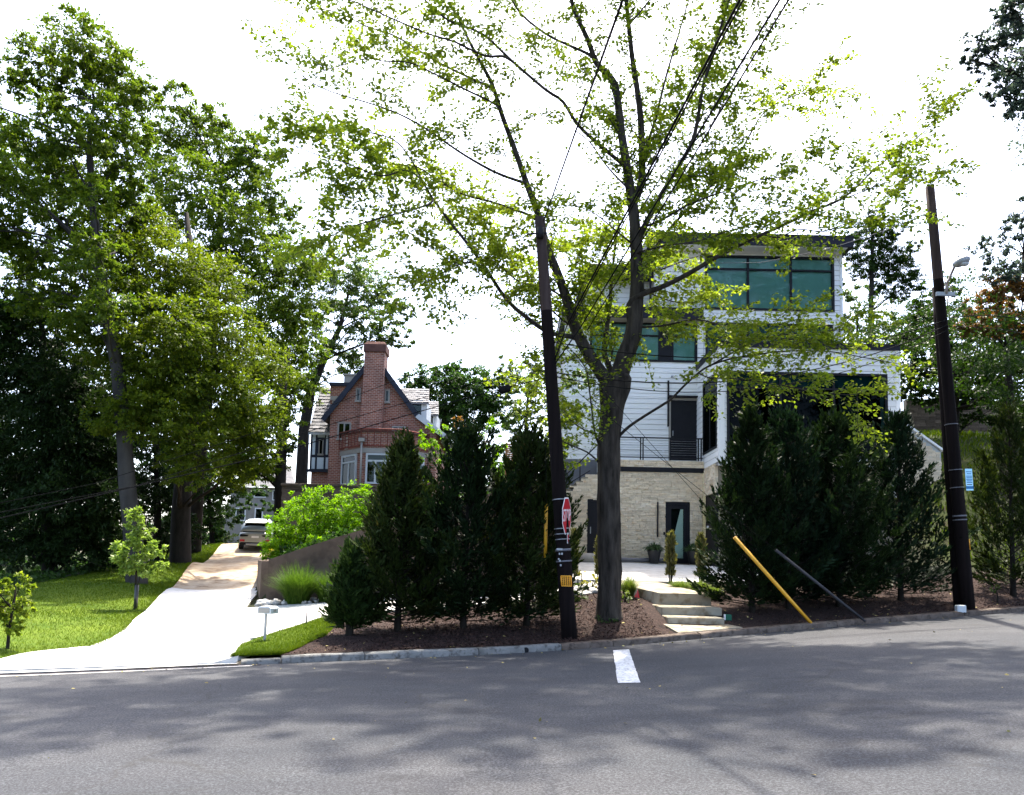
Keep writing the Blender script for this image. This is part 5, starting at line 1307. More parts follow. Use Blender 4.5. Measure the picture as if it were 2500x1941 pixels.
def curve_pts(a, c, n=7, bend=.12, rn=random):
    a, c = Vector(a), Vector(c); L = (c - a).length; off = Vector((rn.uniform(-1,1), rn.uniform(-1,1), rn.uniform(.2,1))) * L * bend
    return [a.lerp(c, i/(n-1)) + off * math.sin(math.pi * i/(n-1)) + Vector((rn.uniform(-1,1), rn.uniform(-1,1), rn.uniform(-1,1))) * L * .012 for i in range(n)]
def tree(name, label, trunk_px, d, radii, lobes, leafm, barkm, size, dens=1.0, group=None, seed=1, flat=.45, vs=.8, zg=None, twig=True, spread=1.0, cat='tree', aspect=.6, droop=.2, extra=()):
    """trunk_px: pixels of the trunk line at depth d; lobes: (px, py, r_px, [depth offset])"""
    rng = np.random.default_rng(seed); rn = random.Random(seed); sc = d / F0
    tp = [P(x, y, d) for x, y in trunk_px]; b0 = tp[0]; gz_ = h1(b0.x, d) if zg is None else zg
    tp[0] = Vector((b0.x, d, gz_ - .15))
    t = thing(name, label, cat, (tp[0].x, d, gz_), group)
    b = MB(); fl = [tp[0], tp[0].lerp(tp[1], .08), tp[0].lerp(tp[1], .22), tp[0].lerp(tp[1], .45)] + tp[1:]; rr = [radii[0] * 1.12, radii[0] * 1.07, radii[0] * 1.03, radii[0]] + list(radii[1:])
    # resample the trunk smoothly
    b.tube(fl, rr, 12); parts = []
    for L in lobes:
        dy = L[3] if len(L) > 3 else rn.uniform(-1, 1) * spread * L[2] * sc * 1.3
        c = P(L[0], L[1], d + dy); r = L[2] * sc
        parts.append(lobe(c, r, int(dens * 26 * (r / size) ** 2), size, rng, flat, vs=vs, aspect=aspect, droop=droop))
        if twig and L[2] >= 30:
            lower = [q for q in tp if q.z < c.z - .15 * r] or tp[:1]
            s = min(lower, key=lambda q: (q - c).length - .4 * (q.z - tp[0].z)); k = tp.index(s)
            w0 = max(.02, min(radii[k] * .55, .012 * (c - s).length + .02))
            pts = curve_pts(s, c, 7, .1, rn); b.tube(pts, [w0 * (1 - .75 * i / 6) for i in range(7)], 6)
            for q in range(4):
                e = c + Vector(rng.normal(size=3) * r * .55); b.tube(curve_pts(pts[4], e, 5, .1, rn), [w0*.4, w0*.3, w0*.22, w0*.15, w0*.08], 4, caps=False)
    for (x_, y_, z_, r_) in extra:      # boughs that the frame leaves out but that shade the road
        parts.append(lobe((x_, y_, z_), r_, int(700 * r_ * r_), .14, rng, flat, vs=vs)); s = min(tp, key=lambda q: (q - Vector((x_, y_, z_))).length)
        b.tube(curve_pts(s, (x_, y_, z_), 8, .08, rn), [.1 - .011 * i for i in range(8)], 6)
    b.build('trunk', barkm, t); V, Q = join(parts); npmesh('crown', V, Q, leafm, t, kind='stuff'); return t
# ================================================================ the big street tree in front of the white house
YT0 = 18.5
mrn = random.Random(42); mrg = np.random.default_rng(42)
maple = thing('street_tree', 'big grey trunked street tree with airy yellow green leaves before the white house', 'tree', (P(1487, 1512, YT0).x, YT0, h1(P(1487, 1512, YT0).x, YT0)))
LIMBS = {  # name: (pixels from the base outwards, start radius, end radius, depth offset at the tip, leafiness)
 'trunk': ([(1487,1518),(1487,1440),(1488,1300),(1486,1180),(1487,1080),(1493,1000),(1500,950),(1503,915)], .27, .26, 0, 0),
 'l1': ([(1494,950),(1466,908),(1432,856),(1405,802),(1384,732),(1359,661),(1334,600),(1316,530),(1285,446),(1256,363),(1227,285),(1203,210),(1178,161),(1140,90)], .17, .035, -1.5, .7),
 'l2': ([(1500,925),(1489,900),(1475,859),(1482,800),(1489,741),(1493,680),(1500,620),(1508,560)], .09, .03, 1.8, 1.8),
 'l3': ([(1508,930),(1526,872),(1546,815),(1554,726),(1556,673),(1552,579),(1547,520),(1539,466),(1531,413),(1518,330),(1506,231),(1494,194),(1456,153),(1436,99),(1407,37),(1386,-30)], .235, .045, -.8, .75),
 'l4': ([(1545,500),(1566,446),(1567,371),(1564,289),(1555,215),(1543,136),(1535,62),(1524,-40)], .115, .06, 1.0, .75),
 'l5': ([(1567,400),(1576,363),(1601,289),(1621,206),(1642,132),(1663,62),(1690,-30)], .05, .02, 1.8, .8),
 'l6': ([(1552,600),(1600,500),(1645,425),(1688,351),(1704,289),(1716,215),(1745,116),(1778,5),(1790,-40)], .075, .03, -1.2, .8),
 'l7': ([(1524,408),(1514,396),(1465,355),(1411,305),(1374,248),(1332,219),(1250,149),(1178,83),(1095,50),(1037,0),(1000,-30)], .06, .018, -2.2, .6),
 'l7b': ([(1250,149),(1225,137),(1182,136),(1112,103),(1046,83),(996,62),(930,33),(864,4),(800,-20)], .035, .01, -2.6, 1.0),
 'l8': ([(1540,466),(1521,448),(1481,405),(1440,347),(1405,320)], .032, .012, -1.0, .7),
 'l9': ([(1456,150),(1436,132),(1390,111),(1333,83),(1271,33),(1240,-20)], .05, .025, 1.5, .6),
 'l10': ([(1285,446),(1273,444),(1219,425),(1170,400),(1116,367),(1046,318),(988,285),(938,264),(889,248),(806,223),(744,190),(682,136)], .045, .008, -2.0, .8),
 'l11': ([(1227,285),(1211,256),(1137,219),(1054,177),(1000,153),(940,150),(889,144),(800,170)], .035, .008, -1.4, .9),
 'l12': ([(1203,215),(1180,205),(1087,161),(1017,120),(963,87),(889,62),(831,33),(760,20),(720,40)], .04, .008, 1.2, 1.0),
 'l13': ([(1420,830),(1395,822),(1344,813),(1300,786),(1240,735),(1185,655),(1145,600),(1091,532),(1058,487),(1029,438),(1005,392),(960,340),(880,320)], .07, .012, -2.2, .9),
 'l13b': ([(1058,487),(1045,500),(1005,512),(930,532),(848,557),(806,578),(760,600)], .03, .008, -2.5, 2.2),
 'l13c': ([(1029,438),(990,415),(930,430),(850,400),(780,380),(710,350),(690,330)], .025, .006, -2.8, 2.4),
 'l13d': ([(1185,655),(1140,640),(1090,660),(1040,690),(1000,720)], .022, .006, -1.8, 2.0),
 'l14': ([(1320,560),(1298,528),(1194,491),(1132,475),(1070,440),(1015,406),(960,400),(900,370),(830,340)], .04, .008, .8, 2.2),
 'l15': ([(1542,800),(1536,745),(1565,720),(1624,697),(1683,667),(1742,632),(1798,602),(1862,572),(1927,543),(1982,516),(2044,491),(2086,462),(2131,417),(2189,371),(2247,330),(2290,290)], .085, .010, -1.6, 1.5),
 'l15b': ([(2044,491),(2100,470),(2150,450),(2200,440),(2270,425)], .018, .006, -1.4, 1.6),
 'l15c': ([(1862,572),(1900,580),(1950,560),(2010,565),(2080,540),(2160,510),(2230,520)], .02, .006, -2.4, 1.4),
 'l16': ([(1512,1064),(1535,1042),(1570,1018),(1607,995),(1639,974),(1668,944),(1707,909),(1739,890),(1797,873),(1850,866),(1895,859),(1970,856),(2040,860),(2105,872),(2150,880)], .04, .008, -2.2, .9),
 'l16b': ([(1707,911),(1732,922),(1797,925),(1895,938),(1976,954),(2073,964),(2110,955)], .016, .006, -2.6, 1.3),
 'l16c': ([(1739,890),(1790,860),(1850,830),(1930,815),(2010,810),(2080,800)], .02, .006, -1.8, 1.5),
 'l17': ([(1466,1095),(1453,1059),(1447,1020),(1440,960),(1430,900),(1400,860)], .03, .01, -.6, 1.2),
 'l18': ([(1462,1128),(1432,1103),(1379,1080),(1340,1050)], .025, .008, -.8, 1.8),
 'l19': ([(1453,1060),(1410,1040),(1370,1000),(1340,960),(1310,930)], .02, .007, .6, 1.5),
 'l20': ([(1556,680),(1610,590),(1670,520),(1740,450),(1790,400),(1830,330),(1870,270),(1950,230),(2010,225)], .05, .01, 1.6, 1.6),
 'l21': ([(1550,560),(1610,540),(1680,500),(1760,470),(1850,440),(1920,430),(1980,400)], .04, .008, -1.8, 1.8),
 'l22': ([(1546,620),(1620,600),(1700,590),(1790,560)], .03, .008, -2.4, 1.7),
 'l23': ([(1384,732),(1330,700),(1270,690),(1210,640),(1160,620),(1100,650)], .03, .008, -1.6, 2.4),
 'l24': ([(1334,600),(1290,600),(1240,620),(1190,600),(1130,560)], .025, .008, 1.4, 2.2),
 'l25': ([(1489,741),(1450,690),(1420,640),(1400,600)], .03, .008, .9, 2.4),
 'l26': ([(1546,800),(1620,795),(1700,780),(1780,800),(1860,820),(1950,830)], .03, .007, -2.4, 1.5),
 'l27': ([(1688,351),(1740,300),(1790,200),(1830,120),(1860,40)], .02, .007, -.6, 1.2),
 'l28': ([(1518,330),(1470,290),(1420,200),(1380,150)], .025, .008, 1.6, .9),
 'l29': ([(1566,371),(1620,330),(1680,240),(1730,120),(1760,20)], .03, .01, 2.4, 1.5),
 'l30': ([(1535,62),(1570,20),(1600,-20)], .03, .02, .6, .8),
 'l32': ([(1553,640),(1600,660),(1660,640),(1720,620)], .03, .008, 1.5, 1.6),
 'l33': ([(1548,540),(1590,470),(1640,400),(1700,380)], .03, .008, .8, 1.6),
 'l34': ([(1550,600),(1500,560),(1450,520),(1400,500)], .03, .008, -1.5, 1.6),
 'l35': ([(1560,700),(1620,730),(1690,740),(1760,720)], .025, .007, 1.2, 1.5),
 'l36': ([(1405,802),(1350,760),(1300,680),(1270,640)], .03, .008, 1.0, 2.2),
 'l37': ([(1432,856),(1400,780),(1420,700),(1440,650)], .03, .008, -1.0, 2.2),
 'l38': ([(1640,425),(1700,430),(1760,420),(1820,400)], .02, .006, 1.0, 1.7),
 'l31': ([(1432,856),(1390,880),(1340,900),(1300,920)], .02, .007, .5, 1.4),
}
mb = MB(); twigs = []; LV = []; LV_SRC = []
for nm, (px, ra, rb, dep, lf) in LIMBS.items():
    n = len(px); base = YT0 + (0 if nm in ('trunk', 'l1', 'l3', 'l2', 'l13', 'l15', 'l16', 'l17', 'l18') else .0)
    # depth of the first point: copied from the parent limb where it starts
    def dstart(x, y):
        best, bd = YT0, 1e9
        for q, (ppx, _, _, dd, _) in LIMBS.items():
            if q == nm: break
            for i, (a, c) in enumerate(ppx):
                e = (a - x) ** 2 + (c - y) ** 2
                if e < bd: bd = e; best = YT0 + DEP.get(q, (0, 0))[0] + (DEP[q][1] - DEP[q][0]) * i / (len(ppx) - 1)
        return best - YT0
    if nm == 'trunk': DEP = {'trunk': (0, 0)}; d0 = 0
    else: d0 = dstart(*px[0]); DEP[nm] = (d0, d0 + dep)
    pts = [P(x, y, YT0 + d0 + dep * i / (n - 1)) for i, (x, y) in enumerate(px)]
    if nm == 'trunk': pts[0].z = h1(pts[0].x, YT0) - .1
    # smooth subdivision (Catmull-Rom)
    sp = []
    for i in range(n - 1):
        p0, p1, p2, p3 = pts[max(i-1,0)], pts[i], pts[i+1], pts[min(i+2,n-1)]
        for k in range(3):
            t = k / 3; sp.append(.5 * ((2*p1) + (p2-p0)*t + (2*p0-5*p1+4*p2-p3)*t*t + (3*p1-p0-3*p2+p3)*t**3))
    sp.append(pts[-1]); ns = len(sp)
    rr = [ra + (rb - ra) * (i / (ns - 1)) ** .8 for i in range(ns)]
    if nm == 'trunk': rr[0] *= 1.45; rr[1] *= 1.15; rr[2] *= 1.05; rr[-1] *= 1.2; rr[-2] *= 1.35; rr[-3] *= 1.4; rr[-4] *= 1.35; rr[-5] *= 1.25; rr[-6] *= 1.15
    if nm != 'trunk': rr = [r * (1 - .12 * min(1, max(0, (q.z - 6.5) / 3))) for r, q in zip(rr, sp)]
    rr = [r * (1 + mrn.uniform(-.035, .035)) for r in rr]
    v0 = len(mb.v); mb.tube(sp, rr, 26 if nm == 'trunk' else (16 if ra > .1 else 8))
    if ra > .1:     # fluted, knotty bark outline
        for i_ in range(v0, len(mb.v)):
            x_, y_, z_ = mb.v[i_]; k_ = min(range(0, ns), key=lambda j: abs(sp[j].z - z_)); cx_, cy_ = sp[k_].x, sp[k_].y; an_ = math.atan2(y_ - cy_, x_ - cx_)
            f_ = 1 + .035 * math.sin(an_ * 5 + z_ * 1.7) + .03 * math.sin(an_ * 3 - z_ * 2.9) + .03 * math.sin(z_ * 5.3 + an_) + mrn.uniform(-.025, .025)
            if nm == 'trunk': mb.v[i_] = (cx_ + (x_ - cx_) * f_, cy_ + (y_ - cy_) * f_, z_)
    LV_SRC += [(q.z, nm, q) for q in sp]
    if lf:
        i0 = max(1, int(ns * (.42 if nm in ('l1', 'l3', 'l15', 'l16', 'l6', 'l13') else .12)))
        for i in range(i0, ns):
            L = (sp[i] - sp[i-1]).length; cnt = L * 4.2 * (.75 + .5 * lf)
            for _ in range(int(cnt) + (1 if mrn.random() < cnt % 1 else 0)):
                a = sp[i-1].lerp(sp[i], mrn.random()); ax = (sp[i] - sp[i-1]).normalized()
                side = Vector((mrn.gauss(0, 1), mrn.gauss(0, 1), mrn.gauss(0, .45))); side = (side - ax * side.dot(ax)).normalized()
                dr = (ax * mrn.uniform(.3, 1.0) + side * mrn.uniform(.6, 1.1) + Vector((0, 0, .12))).normalized()
                twigs.append((a, dr, mrn.uniform(.45, 1.35) * (.8 + .25 * min(lf, 1.4)), max(.006, rr[i] * .22), lf))
        twigs.append((sp[-1], (sp[-1] - sp[-2]).normalized(), 1.0, rb, lf))
for (a, dr, L, r, lf) in twigs:
    end = a + dr * L + Vector((0, 0, -.08 * L)); mid = a.lerp(end, .5) + Vector((mrn.uniform(-.06, .06), mrn.uniform(-.06, .06), .05 + mrn.uniform(-.04, .04))) * L
    mb.tube([a, mid, end], [r, r * .7, .003], 3, caps=False)
    sub = [(a, mid, end)]
    for q in range(mrn.randint(1, 2)):
        s0 = mid if q else a.lerp(mid, .8); e = s0 + (dr + Vector((mrn.gauss(0, .7), mrn.gauss(0, .7), mrn.gauss(0, .25)))).normalized() * L * .5; m2 = s0.lerp(e, .5); mb.tube([s0, e], [r * .5, .003], 3, caps=False); sub.append((s0, m2, e))
    k = int(mrn.uniform(25, 46) * lf ** .55 * L)
    for (a0, b0, c0) in sub:
        kk = max(2, int(k * (1 if a0 is a else .55)))
        t = mrg.uniform(.1, 1, kk)[:, None]; A0, B0, C0 = np.array(a0), np.array(b0), np.array(c0)
        pos = np.where(t < .5, A0 + (B0 - A0) * t * 2, B0 + (C0 - B0) * (t * 2 - 1)); pos = pos + mrg.normal(size=(kk, 3)) * np.array([.075, .075, .04])
        dirs = np.array(dr) * .5 + mrg.normal(size=(kk, 3)) * np.array([.8, .8, .35]) + np.array([0, 0, -.25])
        LV.append((pos, dirs))
pos = np.concatenate([l[0] for l in LV]); dirs = np.concatenate([l[1] for l in LV])
TOP = []
for (x_, y_, z_, r_) in ((-3.6,17.5,17.6,1.8),(-1.2,19.2,18.6,2.0),(1.0,17.6,18.4,1.9),(3.2,19.0,19.6,2.2),(5.4,18.0,18.6,2.0),(2.2,20.8,21.2,2.2),(4.4,21.0,20.4,2.0),(-.6,16.6,16.2,1.5),(2.6,16.2,17.2,1.6),(-5.4,18.4,17.4,1.5),(6.8,19.6,18.6,1.7),(.6,21.4,20.8,2.0),(4.2,16.4,16.6,1.4),(-2.4,15.2,15.0,1.3),(-4.2,14.6,14.4,1.4),(.8,14.6,15.2,1.6),(3.6,14.2,15.2,1.5),(6.2,16.6,17.2,1.7),(8.2,17.6,18.2,1.7),(-6.8,16.2,15.6,1.6),(5.2,14.0,14.6,1.4)):
    TOP.append(lobe((x_, y_, z_), r_, int(760 * r_ * r_), .14, mrg, .45, vs=.8))
    if x_ < -3: continue
    s_ = min((p_[2] for p_ in LV_SRC if p_[0] > 12.5), key=lambda q: (q - Vector((x_, y_, z_))).length); mb.tube(curve_pts(s_, (x_, y_, z_), 6, .08, mrn), [.06, .05, .04, .03, .02, .01], 6)
mb.build('trunk', M['bark'], maple)
V, Q = leaf_quads(pos, dirs, .098 * mrg.uniform(.6, 1.25, len(pos)), .72, mrg, nrm=np.tile([0, 0, 1.0], (len(pos), 1)))
V, Q = join([(V, Q)] + TOP)
npmesh('crown', V, Q, M['lf_maple'], maple, kind='stuff')
print('street tree leaves', len(pos))

# ================================================================ woodland at left
tree('beech_tree', 'tallest pale trunked beech with leaning stem on the lawn at left', [(335,1428),(322,1280),(310,1180),(304,1080),(288,900),(262,770),(240,640),(226,480),(216,360),(230,250)], 30, [.36,.32,.3,.27,.25,.22,.18,.14,.1,.06],
     [(190,105,95),(95,150,70),(285,185,85),(30,190,60),(150,240,60),(250,290,80),(345,245,62),(60,350,80),(170,390,85),(300,390,70),(40,470,80),(130,530,90),(235,590,85),(60,620,55),(120,700,60),(270,480,80),(20,560,60),(180,640,70),(60,730,50),(200,760,80),(120,420,80),(215,185,70),(-60,420,90),(-50,560,90),(-80,250,80),(215,480,60,-2),(240,620,65,-2.5),(270,740,60,-2.5),(150,330,60,-1),(220,330,50,-2),(330,480,60,1),(340,330,60,1.5),(20,330,70,3),(110,250,60,3),(300,560,70,3),(100,620,90,3),(170,740,80,3),(30,680,80,4),(260,420,70,3),(330,640,80,4),(160,480,80,4),(10,420,80,5),(90,760,70,4),(300,230,60,2)],
     M['lf_beech'], M['bark2'], .15, dens=1.45, seed=3, spread=1.1)
tree('beech_tree', 'yellow green beech with low spreading sprays beside the drive at left', [(440,1378),(442,1250),(455,1100),(470,950),(480,800),(470,650),(455,520)], 37, [.46,.42,.38,.33,.26,.18,.1],
     [(330,560,95,-3),(400,650,105,-4),(330,750,105,-5),(450,780,110,-4),(520,690,95,-2),(560,830,100,-4),(420,900,110,-6),(330,950,90,-6),(520,960,100,-5),(600,1000,85,-4),(480,1080,80,-6),(610,1110,65,-3),(250,680,70,-4),(260,840,80,-6),(570,1160,50,-2),(650,900,80,-1),(400,800,90,-7),(380,1010,80,-7),(280,1020,60,-7),(450,1150,55,-6),(640,1040,70,-2),(560,1060,70,-3)],
     M['lf_gold'], M['barkd'], .15, dens=1.4, seed=4, spread=.6)
tree('oak_tree', 'dense dark green tree rising behind the yellow green beech', [(468,1335),(480,1150),(505,950),(520,760),(535,600),(540,450)], 46, [.5,.45,.4,.32,.22,.12],
     [(400,330,85),(480,330,80),(545,400,90),(470,450,95),(605,470,80),(635,380,55),(560,550,100),(650,560,80),(700,650,90),(630,700,100),(720,750,80),(560,640,90),(745,850,70),(690,930,80),(755,660,50),(420,540,80),(430,240,50),(520,300,60),(640,800,90),(730,950,60),(680,1020,50),(590,900,90),(380,430,80),(600,360,60),(690,490,50)],
     M['lf_beech'], M['barkd'], .2, dens=1.35, seed=5, spread=1.0)
tree('hemlock_tree', 'very dark drooping hemlock mass at the left edge of the lawn', [(120,1440),(118,1300),(115,1150),(110,1000),(105,850),(100,740)], 34, [.3,.27,.24,.2,.14,.07],
     [(60,780,80),(130,850,110),(40,930,110),(200,960,100),(100,1060,120),(235,1100,90),(40,1180,110),(170,1210,110),(265,1240,80),(80,1310,90),(190,1330,85),(-40,1050,110),(-30,1300,90),(-30,860,80),(270,1340,60),(240,1010,80),(270,1140,70),(130,960,100),(180,1100,110),(20,740,60),(100,1180,110),(230,1290,70)],
     M['lf_hem'], M['barkd'], .24, dens=3.0, seed=6, spread=.7, flat=.35, aspect=.32, droop=.5)
tree('hemlock_tree', 'dark evergreen understory tree between the two big left trunks', [(385,1370),(385,1250),(382,1120),(380,1000)], 42, [.22,.18,.14,.08],
     [(380,1200,75),(340,1290,65),(430,1290,65),(375,1080,80),(320,1180,70),(440,1180,70),(390,1330,50),(360,980,70)],
     M['lf_hem'], M['barkd'], .24, dens=2.0, seed=7, spread=.6, flat=.35, aspect=.35, droop=.5)
tree('understory_tree', 'shrubby dark green tree beside the drive left of the car', [(520,1335),(515,1260),(505,1180),(500,1100)], 54, [.16,.14,.1,.06],
     [(500,1180,75),(545,1120,70),(480,1270,55),(530,1260,45),(450,1230,60),(555,1200,50),(590,1130,60),(520,1310,30),(600,1225,29,10),(632,1195,29,12),(575,1260,28,9),(655,1235,26,12),(690,1215,26,12)],
     M['lf_dark'], M['barkd'], .2, dens=1.5, seed=8, spread=.7)
tree('drive_tree', 'dark straight trunk standing at the left end of the stone terrace wall', [(684,1300),(684,1200),(688,1080),(690,950),(705,850)], 44, [.34,.31,.28,.22,.14],
     [(640,1130,60),(690,1010,55),(620,1060,60),(700,1090,40),(650,1150,40),(600,1140,45),(570,1130,50)], M['lf_beech'], M['barkd'], .19, dens=1.3, seed=9, spread=.5)
tree('back_tree', 'light green spreading tree rising behind the brick house chimney', [(735,1180),(742,1050),(760,950),(790,880),(830,800),(850,720)], 64, [.5,.45,.38,.3,.2,.1],
     [(780,640,65),(850,670,65),(910,700,60),(950,760,50),(810,740,65),(880,780,60),(930,830,45),(760,830,65),(745,930,60),(980,820,35),(840,850,55),(730,760,60),(870,900,50),(985,760,28),(890,730,50)],
     M['lf_far'], M['barkd'], .24, dens=1.35, seed=10, spread=.8)
tree('round_tree', 'round dark green tree behind the fence, right of the brick house', [(1090,1150),(1088,1050),(1085,980)], 62, [.4,.34,.22],
     [(1080,950,75),(1020,930,50),(1150,950,70),(1060,1010,60),(1120,1020,70),(1190,960,55),(1000,990,40),(1110,910,35),(1210,1010,60),(1250,930,40)],
     M['lf_dark'], M['barkd'], .25, dens=1.9, seed=11, spread=.6)
tree('bank_tree', 'small bright green tree on the bank just left of the leaning pole', [(1290,1200),(1288,1120),(1284,1030),(1290,960)], 28, [.09,.08,.06,.04],
     [(1290,950,55),(1250,1010,50),(1330,1010,50),(1275,1080,45),(1345,1090,40),(1230,900,35),(1300,890,40),(1390,1010,45),(1410,930,40),(1380,1090,35)],
     M['lf_far'], M['barkd'], .12, dens=1.15, seed=12, spread=.6)
# shrubs
def shrub(name, label, lobes, d, leafm, size, dens, seed, cat='shrub', group=None, flat=.6, vs=.85, aspect=.6, zoff=0, spread=.5):
    rng = np.random.default_rng(seed); sc = d / F0; x0 = P(lobes[0][0], lobes[0][1], d).x; zg = h1(x0, d); rn = random.Random(seed)
    t = thing(name, label, cat, (x0, d, zg), group); parts = []; b = MB()
    for L in lobes:
        c = P(L[0], L[1], d + (L[3] if len(L) > 3 else rn.uniform(-1, 1) * L[2] * sc * spread)); r = L[2] * sc
        parts.append(lobe(c, r, int(dens * 620 * (r / size) ** 2 / 60), size, rng, flat, vs=vs, aspect=aspect)); s = Vector((x0 + (c.x - x0) * .6 + rn.uniform(-.05, .05), d, h1(x0 + (c.x - x0) * .6, d) - .05))
        b.tube(curve_pts(s, c, 5, .08, rn), [.03, .026, .02, .015, .008], 5)
    b.build('stem', M['barkd'], t); V, Q = join(parts); npmesh('foliage', V, Q, leafm, t, kind='stuff'); return t
shrub('bright_shrub', 'broad bright green shrub spilling over the retaining wall beside the drive', [(770,1290,70),(700,1310,55),(830,1260,65),(880,1290,60),(740,1240,55),(680,1330,45),(870,1220,50),(800,1225,45),(725,1340,45),(820,1310,50),(665,1355,28),(900,1330,45),(765,1345,40,-1.2),(690,1280,40)], 26.3, M['lf_bush'], .09, 2.6, 20)
shrub('low_shrub', 'yellowish low shrub at the upper corner of the retaining wall', [(672,1352,22),(655,1345,16)], 27.5, M['lf_yel'], .09, 1.2, 21)
shrub('yellow_shrub', 'yellow green shrub showing between the two tall left cypresses', [(1060,1060,40),(1040,1110,40),(1085,1110,35),(1030,1170,30)], 29, M['lf_bush'], .11, 1.4, 22)
shrub('garden_shrub', 'fresh green shrub in the gap behind the middle left cypress', [(1195,1080,38),(1180,1130,40),(1215,1140,36),(1205,1040,28)], 31, M['lf_bush'], .12, 1.3, 23)
shrub('rusty_shrub', 'small rust coloured shrub top in front of the round dark tree', [(1120,1030,20),(1126,1050,15)], 38, M['lf_orange'], .12, 1.2, 24)
shrub('hedge_shrub', 'leafy green shrub low at the end of the lawn left of the car', [(575,1320,18),(560,1300,22),(540,1315,20)], 56, M['lf_far'], .2, 1.2, 25)
# trees on the right
tree('conifer_tree', 'layered blue green conifer with bare lower stem right of the white house', [(2125,850),(2126,760),(2128,680),(2130,600),(2132,530)], 47, [.17,.15,.13,.1,.05],
     [(2120,560,38),(2160,590,42),(2090,610,38),(2170,640,50),(2110,650,45),(2200,660,45),(2220,610,25),(2150,700,35),(2230,690,35),(2190,720,30),(2140,520,25),(2180,560,30),(2085,580,25)],
     M['lf_mid'], M['barkd'], .15, dens=2.6, seed=30, spread=.6, flat=.3, zg=7.5, aspect=.4)
tree('side_tree', 'yellowish green tree between the white house and the conifer', [(2090,900),(2092,820),(2095,760)], 44, [.09,.07,.04],
     [(2080,720,40),(2090,780,40),(2060,800,35),(2110,830,40),(2150,790,40),(2200,800,45),(2075,850,35),(2180,850,40),(2130,870,30),(2050,690,25)], M['lf_far'], M['barkd'], .18, dens=1.0, seed=31, zg=7.5)
tree('slope_tree', 'dark spreading tree behind the lamp pole on the slope', [(2330,1080),(2332,1000),(2325,920),(2300,850)], 38, [.2,.18,.14,.1],
     [(2250,760,50),(2220,820,50),(2280,850,60),(2240,900,55),(2330,880,60),(2270,960,50),(2350,960,55),(2400,910,60),(2440,1000,60),(2300,790,45),(2370,810,45),(2470,930,60),(2220,960,35),(2340,1030,40),(2420,850,55),(2490,860,55),(2240,830,50,6),(2300,900,60,6),(2380,900,60,5),(2460,880,60,5),(2260,760,40,7),(2350,760,45,6),(2410,960,60,4),(2480,1010,60,4),(2230,950,45,7),(2320,700,35,8)], M['lf_mid'], M['barkd'], .17, dens=1.7, seed=32, spread=.8, extra=[(18,30,10,2.8),(20.5,35,13,3),(22,28.5,9.5,2.8),(17,36.5,12.5,2.4),(24,33,11,3)])
tree('rusty_tree', 'green tree with rusty orange leaves at the right edge behind the lamp', [(2470,1100),(2465,950),(2455,850)], 30.5, [.16,.13,.09],
     [(2400,745,42),(2440,700,45),(2470,760,50),(2380,790,35),(2420,800,45),(2360,800,25),(2490,700,40),(2500,800,50)], M['lf_orange'], M['barkd'], .15, dens=2.0, seed=33)
tree('dusky_tree', 'dusky leaved tree reaching in at the right edge above the lamp', [(2620,1200),(2600,1000),(2560,850),(2520,720),(2500,620)], 30, [.25,.22,.18,.13,.07],
     [(2450,600,48),(2490,650,55),(2420,640,35),(2480,560,38),(2500,510,38),(2400,590,22),(2440,670,45),(2370,610,14)], M['lf_purple'], M['barkd'], .13, dens=.85, seed=34, spread=.5)
tree('overhanging_tree', 'branches of a dark leaved tree hanging in at the top right corner', [(2760,1440),(2750,1100),(2720,700),(2680,350),(2640,120)], 21.5, [.3,.28,.24,.18,.1],
     [(2480,60,65),(2460,130,60),(2400,120,38),(2370,140,30),(2430,200,42),(2490,190,55),(2460,245,40),(2500,260,40),(2420,100,42),(2500,20,70),(2390,170,20),(2450,30,30),(2560,160,90),(2560,40,100),(2640,80,120),(2470,270,24),(2360,90,14),(2620,260,100)], M['lf_purple'], M['bark'], .105, dens=.95, seed=35, spread=.5,
     extra=[(16.5,18.5,12,2.4),(15,15.5,12.5,2.2),(13,17.5,17.2,2.2),(17,22,14.5,2.4),(10.5,15.5,15.6,1.8),(18,16,10,2.2),(13,13,13.5,2.0),(19,19.5,9,2.2),(9.5,18.5,18.4,1.8),(11.5,14.5,14.6,1.9),(14.5,19.5,15,2),(16.5,16,10.5,2.2),(12.5,16,13.8,1.4),(8.2,14.2,14.2,1.5)])
# trees outside the frame that close the wood
for i, (x_, y_, d_, r_, lab) in enumerate(((-205,700,34,260,'big dark tree reaching in at the far left edge behind the lawn'),)):
    tree('woodland_tree', lab, [(x_, 1450), (x_, 1100), (x_ + 20, 800)], d_, [.4,.35,.25], [(x_, y_ - 100, r_ * .6), (x_ + 120, y_ + 100, r_ * .5), (x_ - 100, y_ + 120, r_ * .6), (x_ + 60, y_ + 300, r_ * .5), (x_ + 130, y_ + 480, r_ * .45)], M['lf_dark'], M['barkd'], .26, dens=1.3, seed=40 + i)
